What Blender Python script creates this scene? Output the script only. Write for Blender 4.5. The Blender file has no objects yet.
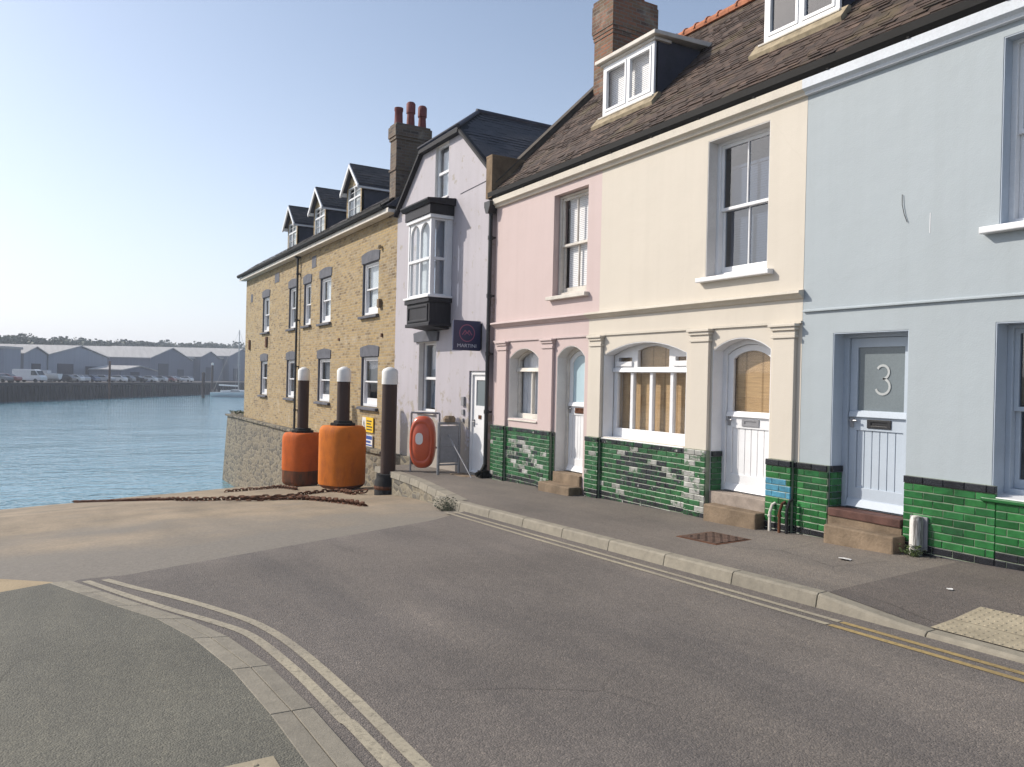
import bpy, bmesh, math, random
from mathutils import Vector as V, Matrix
from mathutils.geometry import tessellate_polygon
random.seed(7)
sc = bpy.context.scene
COL = sc.collection
rad = math.radians
# World frame: +X along the street front (to the right), +Y into the houses, +Z up, metres.

# ------------------------------------------------------------------ materials
def new_mat(name):
    m = bpy.data.materials.new(name); m.use_nodes = True
    nt = m.node_tree; nt.nodes.clear()
    out = nt.nodes.new('ShaderNodeOutputMaterial')
    b = nt.nodes.new('ShaderNodeBsdfPrincipled')
    nt.links.new(b.outputs[0], out.inputs[0])
    return m, nt, b
def nd(nt, t, **k):
    n = nt.nodes.new(t)
    for a, v in k.items():
        if a[0] == '_': n.inputs[a[1:]].default_value = v
        else: setattr(n, a, v)
    return n
def obco(nt): return nd(nt, 'ShaderNodeTexCoord').outputs['Object']
def noise(nt, co, scale, detail=4, rough=.55, vec_scale=None):
    if vec_scale:
        mp = nd(nt, 'ShaderNodeMapping'); mp.inputs['Scale'].default_value = vec_scale
        nt.links.new(co, mp.inputs['Vector']); co = mp.outputs[0]
    n = nd(nt, 'ShaderNodeTexNoise'); n.inputs['Scale'].default_value = scale
    n.inputs['Detail'].default_value = detail; n.inputs['Roughness'].default_value = rough
    nt.links.new(co, n.inputs['Vector']); return n.outputs['Fac']
def ramp(nt, fac, stops, interp='LINEAR'):
    r = nd(nt, 'ShaderNodeValToRGB'); cr = r.color_ramp; cr.interpolation = interp
    while len(cr.elements) < len(stops): cr.elements.new(.5)
    for e, (p, c) in zip(cr.elements, stops):
        e.position = p; e.color = (*c, 1) if len(c) == 3 else c
    nt.links.new(fac, r.inputs[0]); return r.outputs[0]
def mixc(nt, a, b, f, mode='MIX'):
    m = nd(nt, 'ShaderNodeMix', data_type='RGBA', blend_type=mode)
    for s, i in ((f, 0), (a, 6), (b, 7)):
        if isinstance(s, bpy.types.NodeSocket): nt.links.new(s, m.inputs[i])
        else: m.inputs[i].default_value = s if i == 0 else ((*s, 1) if len(s) == 3 else s)
    return m.outputs[2]
def math_(nt, op, a, b=0.):
    m = nd(nt, 'ShaderNodeMath', operation=op)
    for s, i in ((a, 0), (b, 1)):
        if isinstance(s, bpy.types.NodeSocket): nt.links.new(s, m.inputs[i])
        else: m.inputs[i].default_value = s
    return m.outputs[0]
def bump(nt, b, h, strength=.3, dist=.01):
    n = nd(nt, 'ShaderNodeBump'); n.inputs['Strength'].default_value = strength; n.inputs['Distance'].default_value = dist
    nt.links.new(h, n.inputs['Height']); nt.links.new(n.outputs[0], b.inputs['Normal'])
def mul(c, k): return tuple(min(1, max(0, x*k)) for x in c[:3])
def hexa(r, g, bb):
    f = lambda v: ((v/255+.055)/1.055)**2.4 if v > 10 else v/255/12.92
    return (f(r), f(g), f(bb))

def plain(name, c, rough=.7, var=.12, scale=3., bs=.15, bscale=80., metal=0., bdist=.004, fine=.06, stretch=None, coat=0.):
    m, nt, b = new_mat(name); co = obco(nt)
    a = ramp(nt, noise(nt, co, scale, 5, .6, stretch), [(.3, mul(c, 1-var)), (.7, mul(c, 1+var))])
    f = ramp(nt, noise(nt, co, bscale, 3), [(.3, (1-fine*2,)*3), (.7, (1,)*3)])
    nt.links.new(mixc(nt, a, f, 1., 'MULTIPLY'), b.inputs['Base Color'])
    b.inputs['Roughness'].default_value = rough; b.inputs['Metallic'].default_value = metal
    if rough > .42: b.inputs['Specular IOR Level'].default_value = .22
    if coat: b.inputs['Coat Weight'].default_value = coat; b.inputs['Coat Roughness'].default_value = .08
    if bs: bump(nt, b, noise(nt, co, bscale, 4), bs, bdist)
    return m

def render_paint(name, c, dirt=.10):
    """painted render: slightly wavy, faint roller marks, rain streaks and hairline cracks"""
    m, nt, b = new_mat(name); co = obco(nt)
    big = ramp(nt, noise(nt, co, .55, 5, .65), [(.25, mul(c, 1-dirt*.7)), (.75, mul(c, 1+.03))])
    st = ramp(nt, noise(nt, co, 1.0, 4, .6, (5., 5., .22)), [(.34, (1-dirt, 1-dirt*1.05, 1-dirt*1.2)), (.56, (1, 1, 1))])
    base = mixc(nt, big, st, .4, 'MULTIPLY')
    fl = ramp(nt, noise(nt, co, 22, 5, .7), [(.24, (.80, .78, .74)), (.30, (1, 1, 1))])
    base = mixc(nt, base, fl, .25, 'MULTIPLY')
    vo = nd(nt, 'ShaderNodeTexVoronoi', feature='DISTANCE_TO_EDGE'); vo.inputs['Scale'].default_value = .55
    wv = nd(nt, 'ShaderNodeMix', data_type='VECTOR'); wv.inputs[0].default_value = .12
    nz = nd(nt, 'ShaderNodeTexNoise'); nz.inputs['Scale'].default_value = 2.2; nz.inputs['Detail'].default_value = 6
    nt.links.new(co, nz.inputs['Vector']); nt.links.new(co, wv.inputs[4]); nt.links.new(nz.outputs['Color'], wv.inputs[5])
    nt.links.new(wv.outputs[1], vo.inputs['Vector'])
    ck = ramp(nt, vo.outputs['Distance'], [(.0, (.80, .79, .77)), (.0035, (1, 1, 1))])
    base = mixc(nt, base, ck, .14, 'MULTIPLY')
    nt.links.new(base, b.inputs['Base Color'])
    b.inputs['Roughness'].default_value = .62; b.inputs['Specular IOR Level'].default_value = .3
    h = math_(nt, 'ADD', noise(nt, co, 2.2, 3), math_(nt, 'MULTIPLY', noise(nt, co, 60, 4), .22))
    bump(nt, b, h, .5, .014)
    return m

def facade_uv(nt):
    """(x,z) on street-facing faces, (y,z) on side faces"""
    co = obco(nt); g = nd(nt, 'ShaderNodeNewGeometry')
    sp = nd(nt, 'ShaderNodeSeparateXYZ'); nt.links.new(co, sp.inputs[0])
    sn = nd(nt, 'ShaderNodeSeparateXYZ'); nt.links.new(g.outputs['True Normal'], sn.inputs[0])
    side = math_(nt, 'GREATER_THAN', math_(nt, 'ABSOLUTE', sn.outputs[0]), .6)
    mx = nd(nt, 'ShaderNodeMix', data_type='FLOAT')
    nt.links.new(side, mx.inputs[0]); nt.links.new(sp.outputs[0], mx.inputs[2]); nt.links.new(sp.outputs[1], mx.inputs[3])
    cb = nd(nt, 'ShaderNodeCombineXYZ')
    nt.links.new(mx.outputs[0], cb.inputs[0]); nt.links.new(sp.outputs[2], cb.inputs[1])
    return co, cb.outputs[0]

def brick(name, c1, c2, c3, mortar, bw=.235, bh=.08, ms=.012, patch=.5, blot=0.):
    m, nt, b = new_mat(name); co, uv = facade_uv(nt)
    br = nd(nt, 'ShaderNodeTexBrick', offset=.5)
    br.inputs['Scale'].default_value = 1.; br.inputs['Brick Width'].default_value = bw; br.inputs['Row Height'].default_value = bh
    br.inputs['Mortar Size'].default_value = ms; br.inputs['Mortar Smooth'].default_value = .3; br.inputs['Bias'].default_value = 0
    br.inputs['Color1'].default_value = (0, 0, 0, 1); br.inputs['Color2'].default_value = (1, 1, 1, 1); br.inputs['Mortar'].default_value = (.5, .5, .5, 1)
    nt.links.new(uv, br.inputs['Vector'])
    col = ramp(nt, br.outputs['Color'], [(0., c2), (.25, c1), (.55, mul(c1, 1.15)), (.8, c3), (1., mul(c1, .8))])
    pt = ramp(nt, noise(nt, co, .9, 5, .65), [(.30, (.48, .42, .35)), (.46, (1, 1, 1)), (.60, (1.0, .98, .92)), (.72, (1.25, 1.2, 1.12))])
    col = mixc(nt, col, pt, patch, 'MULTIPLY')
    col = mixc(nt, col, mortar, br.outputs['Fac'])
    if blot:
        bl_ = ramp(nt, noise(nt, co, 6.5, 5, .75, (1, 1, 1.5)), [(.30, (.55, .47, .36)), (.44, (.95, .93, .88)), (.58, (1.06, 1.04, 1.0)), (.72, (1.22, 1.2, 1.18))])
        col = mixc(nt, col, bl_, .9, 'MULTIPLY')
    fn = ramp(nt, noise(nt, co, 14, 4, .7), [(.28, (.62, .60, .56)), (.5, (1, 1, 1)), (.75, (1.1, 1.1, 1.05))])
    col = mixc(nt, col, fn, .6, 'MULTIPLY')
    wl = ramp(nt, noise(nt, co, 1.7, 5, .6), [(.57, (0, 0, 0)), (.72, (1, 1, 1))])
    col = mixc(nt, col, (.62, .58, .50), math_(nt, 'MULTIPLY', wl, .22))
    nt.links.new(col, b.inputs['Base Color']); b.inputs['Roughness'].default_value = .88
    h = math_(nt, 'SUBTRACT', noise(nt, co, 40, 4), math_(nt, 'MULTIPLY', br.outputs['Fac'], 1.2))
    bump(nt, b, h, .55, .008)
    return m

def rubble(name, c1, c2, mortar, scale=3.2):
    m, nt, b = new_mat(name); co, uv = facade_uv(nt)
    mp = nd(nt, 'ShaderNodeMapping'); mp.inputs['Scale'].default_value = (.62, 1.25, 1); nt.links.new(uv, mp.inputs['Vector'])
    nz = nd(nt, 'ShaderNodeTexNoise'); nz.inputs['Scale'].default_value = 3; nt.links.new(mp.outputs[0], nz.inputs['Vector'])
    wv = nd(nt, 'ShaderNodeMix', data_type='VECTOR'); wv.inputs[0].default_value = .10
    nt.links.new(mp.outputs[0], wv.inputs[4]); nt.links.new(nz.outputs['Color'], wv.inputs[5])
    v = nd(nt, 'ShaderNodeTexVoronoi'); e = nd(nt, 'ShaderNodeTexVoronoi', feature='DISTANCE_TO_EDGE')
    for n in (v, e):
        n.inputs['Scale'].default_value = scale; n.inputs['Randomness'].default_value = .8; nt.links.new(wv.outputs[1], n.inputs['Vector'])
    sx = nd(nt, 'ShaderNodeSeparateColor'); nt.links.new(v.outputs['Color'], sx.inputs[0])
    col = ramp(nt, sx.outputs[0], [(0, c1), (.4, mul(c1, 1.2)), (.7, c2), (1, mul(c2, .75))])
    ed = ramp(nt, e.outputs['Distance'], [(.02, (1, 1, 1)), (.07, (0, 0, 0))])
    col = mixc(nt, col, mortar, ed)
    fn = ramp(nt, noise(nt, co, 9, 6, .7), [(.3, (.62, .6, .55)), (.7, (1.1, 1.1, 1.05))])
    col = mixc(nt, col, fn, .8, 'MULTIPLY')
    # weed and tide stain below high water, a mark of the wall itself
    sp = nd(nt, 'ShaderNodeSeparateXYZ'); nt.links.new(co, sp.inputs[0])
    t = math_(nt, 'ADD', sp.outputs[2], math_(nt, 'MULTIPLY', noise(nt, co, 2, 4), .9))
    tide = ramp(nt, math_(nt, 'MULTIPLY_ADD', t, .2), [(0, (1, 1, 1)), (1, (0, 0, 0))])
    nt.links.new(col, b.inputs['Base Color']); b.inputs['Roughness'].default_value = .92
    h = math_(nt, 'ADD', math_(nt, 'MULTIPLY', e.outputs['Distance'], 2.5), math_(nt, 'MULTIPLY', noise(nt, co, 30, 4), .3))
    bump(nt, b, h, .8, .03)
    return m

def asphalt(name, c, light=1.5, patch=.16):
    m, nt, b = new_mat(name); co = obco(nt)
    big = ramp(nt, noise(nt, co, .35, 6, .6), [(.28, mul(c, 1-patch)), (.72, mul(c, 1+patch))])
    wear = ramp(nt, noise(nt, co, .8, 5, .6, (.22, 1.6, 1)), [(.36, (.86, .86, .87)), (.66, (1.2, 1.18, 1.14))])
    col = mixc(nt, big, wear, 1., 'MULTIPLY')
    v = nd(nt, 'ShaderNodeTexVoronoi'); v.inputs['Scale'].default_value = 95; nt.links.new(co, v.inputs['Vector'])
    sx = nd(nt, 'ShaderNodeSeparateColor'); nt.links.new(v.outputs['Color'], sx.inputs[0])
    sp = ramp(nt, sx.outputs[0], [(0, (.66, .65, .64)), (.5, (.9, .9, .9)), (.85, (1.08, 1.07, 1.05)), (1, (light, light*.97, light*.92))])
    col = mixc(nt, col, sp, .75, 'MULTIPLY')
    f2 = ramp(nt, noise(nt, co, 28, 4, .7), [(.3, (.75, .75, .76)), (.7, (1.2, 1.19, 1.17))])
    col = mixc(nt, col, f2, .7, 'MULTIPLY')
    vc = nd(nt, 'ShaderNodeTexVoronoi', feature='DISTANCE_TO_EDGE'); vc.inputs['Scale'].default_value = .38
    wv = nd(nt, 'ShaderNodeMix', data_type='VECTOR'); wv.inputs[0].default_value = .16
    nz = nd(nt, 'ShaderNodeTexNoise'); nz.inputs['Scale'].default_value = 1.6; nz.inputs['Detail'].default_value = 7
    nt.links.new(co, nz.inputs['Vector']); nt.links.new(co, wv.inputs[4]); nt.links.new(nz.outputs['Color'], wv.inputs[5]); nt.links.new(wv.outputs[1], vc.inputs['Vector'])
    ck = ramp(nt, vc.outputs['Distance'], [(.0, (.45, .44, .43)), (.0035, (1, 1, 1))])
    gate = ramp(nt, noise(nt, co, .5, 3), [(.5, (0, 0, 0)), (.62, (1, 1, 1))])
    col = mixc(nt, col, mixc(nt, col, ck, 1., 'MULTIPLY'), math_(nt, 'MULTIPLY', gate, .7))
    grit = ramp(nt, noise(nt, co, 9, 6, .75), [(.3, (.88, .88, .88)), (.72, (1.1, 1.09, 1.07))])
    col = mixc(nt, col, grit, .8, 'MULTIPLY')
    spot = ramp(nt, noise(nt, co, 3.1, 4, .5), [(.70, (0, 0, 0)), (.76, (1, 1, 1))])
    col = mixc(nt, col, mul(c, .55), math_(nt, 'MULTIPLY', spot, .45))
    nt.links.new(col, b.inputs['Base Color']); b.inputs['Roughness'].default_value = .82
    h = math_(nt, 'ADD', math_(nt, 'MULTIPLY', v.outputs['Distance'], -1.), math_(nt, 'MULTIPLY', noise(nt, co, 14, 3), .5))
    bump(nt, b, h, .7, .006)
    return m

def attr_mat(name, stops, rough=.8, var=.25, nscale=12, bs=.3, bscale=40, extra=None, spec=.5, coat=0., moss=None):
    """colour of each tile / stone from the per-piece attribute 'Col'"""
    m, nt, b = new_mat(name); co = obco(nt)
    at = nd(nt, 'ShaderNodeAttribute', attribute_name='Col')
    col = ramp(nt, at.outputs['Fac'], stops)
    col = mixc(nt, col, ramp(nt, noise(nt, co, nscale, 5, .65), [(.28, (1-var,)*3), (.7, (1+var*.5,)*3)]), 1., 'MULTIPLY')
    if moss:
        mk = ramp(nt, noise(nt, co, moss[1], 6, .65), [(moss[2], (0, 0, 0)), (moss[2]+.12, (1, 1, 1))])
        col = mixc(nt, col, moss[0], math_(nt, 'MULTIPLY', mk, moss[3]))
    if extra:
        for (c, sc_, lo, hi, amt) in extra:
            mk = ramp(nt, noise(nt, co, sc_, 6, .7), [(lo, (0, 0, 0)), (hi, (1, 1, 1))])
            col = mixc(nt, col, c, math_(nt, 'MULTIPLY', mk, amt))
    nt.links.new(col, b.inputs['Base Color']); b.inputs['Roughness'].default_value = rough
    b.inputs['Specular IOR Level'].default_value = spec
    if coat: b.inputs['Coat Weight'].default_value = coat; b.inputs['Coat Roughness'].default_value = .1
    bump(nt, b, noise(nt, co, bscale, 4), bs, .006)
    return m

def glass_mat(name, tint=(.9, .93, .93), ior=.13, wav=.02):
    m = bpy.data.materials.new(name); m.use_nodes = True; nt = m.node_tree; nt.nodes.clear()
    out = nd(nt, 'ShaderNodeOutputMaterial'); mx = nd(nt, 'ShaderNodeMixShader')
    tr = nd(nt, 'ShaderNodeBsdfTransparent'); gl = nd(nt, 'ShaderNodeBsdfGlossy'); fr = nd(nt, 'ShaderNodeLayerWeight')
    tr.inputs[0].default_value = (*tint, 1); gl.inputs['Roughness'].default_value = .015; fr.inputs['Blend'].default_value = .5
    bp = nd(nt, 'ShaderNodeBump'); bp.inputs['Strength'].default_value = wav; bp.inputs['Distance'].default_value = .05
    nt.links.new(noise(nt, obco(nt), 2.5, 2), bp.inputs['Height'])
    nt.links.new(bp.outputs[0], gl.inputs['Normal'])
    F = math_(nt, 'MULTIPLY_ADD', math_(nt, 'POWER', fr.outputs['Facing'], 4.5), 1-ior)
    F.node.inputs[2].default_value = ior
    nt.links.new(F, mx.inputs[0]); nt.links.new(tr.outputs[0], mx.inputs[1]); nt.links.new(gl.outputs[0], mx.inputs[2])
    nt.links.new(mx.outputs[0], out.inputs[0]); return m

def water_mat():
    m, nt, b = new_mat('water'); co = obco(nt)
    b.inputs['Base Color'].default_value = (.115, .27, .345, 1); b.inputs['Roughness'].default_value = .06
    b.inputs['IOR'].default_value = 1.33
    n1 = noise(nt, co, .9, 4, .6, (1., .55, 1)); n2 = noise(nt, co, .13, 3, .5, (1., .6, 1)); n3 = noise(nt, co, 4.5, 2, .5)
    h = math_(nt, 'ADD', math_(nt, 'ADD', math_(nt, 'MULTIPLY', n1, .5), n2), math_(nt, 'MULTIPLY', n3, .12))
    bump(nt, b, h, .75, .32)
    return m

def concrete_slip():
    m, nt, b = new_mat('slip_concrete'); co = obco(nt)
    c = (.27, .215, .15)
    col = ramp(nt, noise(nt, co, .45, 6, .65), [(.28, mul(c, .72)), (.5, c), (.72, mul(c, 1.25))])
    st = ramp(nt, noise(nt, co, .9, 5, .6, (.25, 1.3, 1)), [(.34, (.70, .69, .66)), (.6, (1.05, 1.03, 1))])
    col = mixc(nt, col, st, .9, 'MULTIPLY')
    col = mixc(nt, col, ramp(nt, noise(nt, co, 26, 5, .75), [(.3, (.75, .74, .72)), (.7, (1.15, 1.14, 1.12))]), .8, 'MULTIPLY')
    sx_ = nd(nt, 'ShaderNodeSeparateXYZ'); nt.links.new(co, sx_.inputs[0])
    up = math_(nt, 'ADD', math_(nt, 'MULTIPLY', sx_.outputs[0], .085), math_(nt, 'MULTIPLY_ADD', noise(nt, co, .35, 5, .6), 1.1))
    up.node.inputs[1].links[0].from_node.inputs[2].default_value = .22
    col = mixc(nt, col, (.165, .146, .122), ramp(nt, up, [(-.0, (0, 0, 0)), (.42, (1, 1, 1))]))
    col = mixc(nt, col, ramp(nt, noise(nt, co, 18, 5, .7), [(.3, (.8, .8, .8)), (.7, (1.15, 1.15, 1.15))]), 1., 'MULTIPLY')
    gr = ramp(nt, noise(nt, co, .7, 5, .6), [(.55, (0, 0, 0)), (.72, (1, 1, 1))])
    col = mixc(nt, col, (.17, .15, .12), math_(nt, 'MULTIPLY', gr, .5))
    nt.links.new(col, b.inputs['Base Color']); b.inputs['Roughness'].default_value = .85
    bump(nt, b, math_(nt, 'ADD', noise(nt, co, 30, 4), math_(nt, 'MULTIPLY', noise(nt, co, 3, 4), 1.5)), .4, .015)
    return m

def line_paint(name, c):
    m, nt, b = new_mat(name); co = obco(nt)
    col = ramp(nt, noise(nt, co, 30, 6, .75), [(.34, mul(c, .45)), (.47, mul(c, .82)), (.70, c)])
    col = mixc(nt, col, ramp(nt, noise(nt, co, 1.3, 4), [(.3, (.7, .7, .72)), (.65, (1.05, 1.05, 1.0))]), .9, 'MULTIPLY')
    nt.links.new(col, b.inputs['Base Color']); b.inputs['Roughness'].default_value = .75
    bump(nt, b, noise(nt, co, 60, 3), .5, .004); return m

def bamboo():
    m, nt, b = new_mat('bamboo_blind'); co = obco(nt)
    w = nd(nt, 'ShaderNodeTexWave', wave_type='BANDS', bands_direction='Z'); w.inputs['Scale'].default_value = 26; w.inputs['Distortion'].default_value = .6
    w.inputs['Detail'].default_value = 2; nt.links.new(co, w.inputs['Vector'])
    col = ramp(nt, w.outputs['Fac'], [(0, (.33, .20, .095)), (.5, (.55, .375, .20)), (1, (.66, .48, .28))])
    col = mixc(nt, col, ramp(nt, noise(nt, co, 5, 4, .6, (1, 1, 14)), [(.3, (.7, .68, .62)), (.7, (1.1, 1.08, 1))]), .8, 'MULTIPLY')
    w2 = nd(nt, 'ShaderNodeTexWave', wave_type='BANDS', bands_direction='X'); w2.inputs['Scale'].default_value = 1.1; w2.inputs['Distortion'].default_value = .2
    nt.links.new(co, w2.inputs['Vector'])
    col = mixc(nt, col, ramp(nt, w2.outputs['Fac'], [(.0, (.55, .5, .42)), (.06, (1, 1, 1))]), .8, 'MULTIPLY')
    nt.links.new(col, b.inputs['Base Color']); b.inputs['Roughness'].default_value = .8
    bump(nt, b, w.outputs['Fac'], .5, .006); return m

def streaked(name, c, d, rough=.6, lo=.45, hi=.62, sx=6, amt=.7):
    """paint or metal with weathering running down it"""
    m, nt, b = new_mat(name); co = obco(nt)
    base = ramp(nt, noise(nt, co, 2.5, 5, .6), [(.3, mul(c, .86)), (.7, mul(c, 1.1))])
    mk = ramp(nt, noise(nt, co, 1.6, 6, .7, (sx, sx, .8)), [(lo, (0, 0, 0)), (hi, (1, 1, 1))])
    col = mixc(nt, base, d, math_(nt, 'MULTIPLY', mk, amt))
    nt.links.new(col, b.inputs['Base Color']); b.inputs['Roughness'].default_value = rough; b.inputs['Specular IOR Level'].default_value = .2
    bump(nt, b, noise(nt, co, 35, 4), .2, .005); return m

def leaf_mat(name, c, v=.5):
    m, nt, b = new_mat(name)
    at = nd(nt, 'ShaderNodeAttribute', attribute_name='Col')
    nt.links.new(ramp(nt, at.outputs['Fac'], [(0, mul(c, 1-v)), (.6, c), (1, mul(c, 1+v))]), b.inputs['Base Color'])
    b.inputs['Roughness'].default_value = .7; b.inputs['Subsurface Weight'].default_value = 0
    return m

M = {}
M['pink'] = render_paint('pink_render', (.53, .422, .405), .07)
M['cream'] = render_paint('cream_render', (.572, .52, .445), .06)
M['blue'] = render_paint('blue_render', (.355, .398, .424), .07)
M['blue_white'] = plain('pale_blue_white_paint', (.60, .635, .68), .55, .06, 2, .12, 50)
M['cream_trim'] = plain('cream_trim_paint', (.59, .54, .46), .6, .10, 2, .15, 50)
M['pink_trim'] = plain('pink_trim_paint', (.55, .45, .435), .6, .10, 2, .15, 50)
def flaking(m, c, z0, z1):
    nt = m.node_tree; b = [n for n in nt.nodes if n.type == 'BSDF_PRINCIPLED'][0]; src = b.inputs['Base Color'].links[0].from_socket; co = obco(nt)
    sp = nd(nt, 'ShaderNodeSeparateXYZ'); nt.links.new(co, sp.inputs[0])
    h = math_(nt, 'DIVIDE', math_(nt, 'SUBTRACT', z1, sp.outputs[2]), z1-z0)
    f = math_(nt, 'ADD', math_(nt, 'MULTIPLY', math_(nt, 'POWER', math_(nt, 'MAXIMUM', h, 0.), 1.5), .33), noise(nt, co, 3.2, 6, .7))
    mk = ramp(nt, f, [(.595, (0, 0, 0)), (.625, (1, 1, 1))])
    nt.links.new(mixc(nt, src, c, math_(nt, 'MULTIPLY', mk, .75)), b.inputs['Base Color']); return m
M['mauve'] = render_paint('mauve_render', (.425, .398, .432), .14)
flaking(M['mauve'], (.30, .265, .21), -.2, 2.3)
M['white'] = plain('white_gloss_paint', (.74, .74, .75), .35, .05, 3, .06, 60, fine=.03)
M['offwhite'] = plain('weathered_white_paint', (.62, .58, .52), .55, .16, 4, .2, 50)
M['pale_blue'] = plain('pale_blue_paint', (.44, .495, .56), .45, .05, 3, .06, 60, fine=.03)
M['reveal_grey'] = plain('grey_reveal_paint', (.66, .64, .62), .6, .07, 3, .1, 60)
M['slate'] = plain('dark_slate_grey_paint', (.055, .057, .075), .5, .2, 4, .2, 40)
M['lintel'] = plain('grey_painted_stone', (.105, .108, .128), .7, .25, 4, .35, 40)
M['black'] = plain('black_paint', (.012, .012, .014), .4, .25, 5, .1, 60)
M['gutter'] = plain('black_gutter_plastic', (.006, .0055, .0055), .7, .3, 3, .1, 60)
M['barge'] = plain('dark_barge_paint', (.018, .018, .022), .7, .25, 4, .1)
M['brown_paint'] = plain('worn_brown_paint', (.10, .05, .04), .7, .4, 6, .3, 40)
M['dark_wood'] = plain('dark_stained_timber', (.020, .018, .022), .5, .35, 3, .3, 40, stretch=(6, 6, .7))
M['yellow_brick'] = brick('yellow_stock_brick', (.325, .235, .112), (.175, .122, .066), (.34, .27, .175), (.30, .25, .175), patch=.9, blot=1.)
M['chimney_brick'] = brick('sooty_red_brick', (.20, .085, .048), (.085, .05, .036), (.15, .10, .055), (.16, .135, .105), patch=.7)
M['chimney_dark'] = brick('sooty_brown_brick', (.125, .085, .06), (.06, .045, .038), (.15, .11, .07), (.13, .11, .09), patch=.7)
M['stone'] = rubble('rubble_stone', (.175, .152, .115), (.115, .105, .09), (.235, .205, .15), 5.2)
M['pale_stone'] = plain('worn_pale_stone', (.30, .25, .21), .85, .25, 5, .5, 35, bdist=.01)
M['sandstone'] = plain('worn_sandstone', (.20, .148, .10), .85, .38, 3.2, .6, 35, bdist=.012)
M['pot'] = plain('red_terracotta', (.19, .055, .05), .7, .25, 6, .3, 40)
M['ridge'] = plain('orange_ridge_clay', (.43, .165, .085), .8, .3, 5, .4, 30)
M['asphalt'] = asphalt('road_asphalt', (.129, .114, .104), patch=.26)
M['pave'] = asphalt('pavement_asphalt', (.145, .127, .112), 1.3, patch=.24)
M['pave_dark'] = asphalt('patched_pavement_asphalt', (.105, .090, .082), 1.2, patch=.24)
M['pave_green'] = asphalt('weathered_pavement_asphalt', (.116, .113, .092), 1.35, patch=.22)
M['kerb'] = attr_mat('kerb_concrete', [(0, (.20, .18, .143)), (1, (.255, .228, .178))], .85, .22, 9, .5, 45)
M['slip'] = concrete_slip()
M['tan'] = plain('tan_concrete', (.35, .275, .175), .85, .2, 1.6, .5, 40, bdist=.01)
M['tactile'] = plain('buff_tactile_concrete', (.33, .285, .205), .85, .16, 5, .4, 45)
M['line_cream'] = line_paint('faded_yellow_line', (.38, .335, .255))
M['line_yellow'] = line_paint('worn_yellow_line', (.36, .26, .11))
M['water'] = water_mat()
M['tile'] = attr_mat('glazed_green_tile', [(0, (.012, .013, .018)), (.08, (.014, .016, .02)), (.1, (.006, .045, .012)), (.45, (.013, .105, .026)), (.9, (.03, .17, .045)), (.93, (.06, .22, .33)), (1, (.07, .25, .36))], .18, .45, 7, .25, 9, spec=.5)
M['tile_worn'] = attr_mat('glazed_green_tile_flaking', [(0, (.012, .013, .018)), (.08, (.014, .016, .02)), (.1, (.006, .040, .012)), (.45, (.013, .090, .026)), (.9, (.03, .14, .045)), (.93, (.26, .26, .235)), (1, (.42, .415, .39))], .3, .45, 7, .25, 9,
                          extra=[((.012, .085, .024), 8, .52, .57, .75), ((.022, .018, .018), 9, .60, .64, .85), ((.42, .41, .38), 13, .63, .67, .85)])
M['grout'] = plain('pale_grout', (.22, .26, .19), .85, .25, 8, .3, 50)
M['roof_tile'] = attr_mat('brown_clay_tile', [(0, (.037, .024, .018)), (.5, (.074, .046, .033)), (1, (.14, .09, .064))], .85, .5, 5, .6, 26, moss=((.105, .080, .035), 1.1, .54, .6))
M['roof_under'] = plain('roof_underlay', (.03, .024, .02), .9)
M['slate_tile'] = attr_mat('dark_slate_tile', [(0, (.018, .019, .024)), (1, (.05, .05, .06))], .6, .25, 8, .3, 40)
M['slate_brown'] = attr_mat('brown_grey_slate_tile', [(0, (.03, .027, .028)), (1, (.075, .066, .065))], .7, .25, 8, .3, 40)
M['sooty_brown'] = plain('brown_stained_render', (.19, .135, .085), .9, .35, 3, .4, 30)
M['sooty'] = plain('sooty_cement', (.10, .085, .07), .9, .3, 5, .4, 30)
M['moss_cement'] = plain('lichened_cement', (.34, .28, .19), .9, .35, 6, .5, 30)
M['glass'] = glass_mat('window_glass', ior=.12)
M['glass_clear'] = glass_mat('shop_glass', tint=(.985, .985, .985), ior=.04)
M['glass_dark'] = glass_mat('double_glazing', (.52, .60, .72), .16)
M['frost'] = plain('frosted_grey_glass', (.165, .195, .21), .25, .06, 2, .02, 60)
M['frost_pale'] = plain('frosted_pale_glass', (.44, .57, .63), .25, .06, 2, .02, 60)
M['blind_grey'] = plain('shaded_blind', (.17, .175, .20), .6, .04, 3, 0)
M['voile'] = plain('pale_voile', (.58, .61, .66), .8, .08, 5, .1, 30)
M['blind'] = plain('white_blind', (.78, .78, .79), .6, .04, 3, 0)
M['curtain'] = plain('cream_curtain', (.62, .60, .55), .8, .1, 5, .2, 30)
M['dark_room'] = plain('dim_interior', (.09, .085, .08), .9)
M['bamboo'] = bamboo()
M['navy'] = plain('navy_sign_paint', (.022, .028, .085), .4, .08, 3, .03)
M['numeral'] = plain('pale_grey_numeral', (.44, .46, .46), .5, .03, 3, 0)
M['rose'] = plain('rose_sign_paint', (.32, .11, .19), .5, .05)
M['pale_letter'] = plain('pale_letter_paint', (.55, .58, .68), .5, .03)
M['orange'] = streaked('orange_fender_foam', (.52, .108, .014), (.25, .055, .018), .75, .52, .72, 3, .6)
M['orange_light'] = streaked('sun_faded_orange_foam', (.56, .155, .016), (.30, .075, .02), .75, .50, .70, 3, .6)
M['orange_low'] = streaked('algae_stained_orange', (.21, .06, .022), (.06, .04, .022), .75, .4, .6, 3, .8)
M['pile'] = streaked('brown_steel_pile', (.052, .033, .028), (.10, .05, .03), .6, .55, .75, 8, .6)
M['pile_white'] = streaked('white_pile_cap', (.74, .735, .71), (.45, .38, .29), .55, .56, .74, 5, .5)
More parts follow.
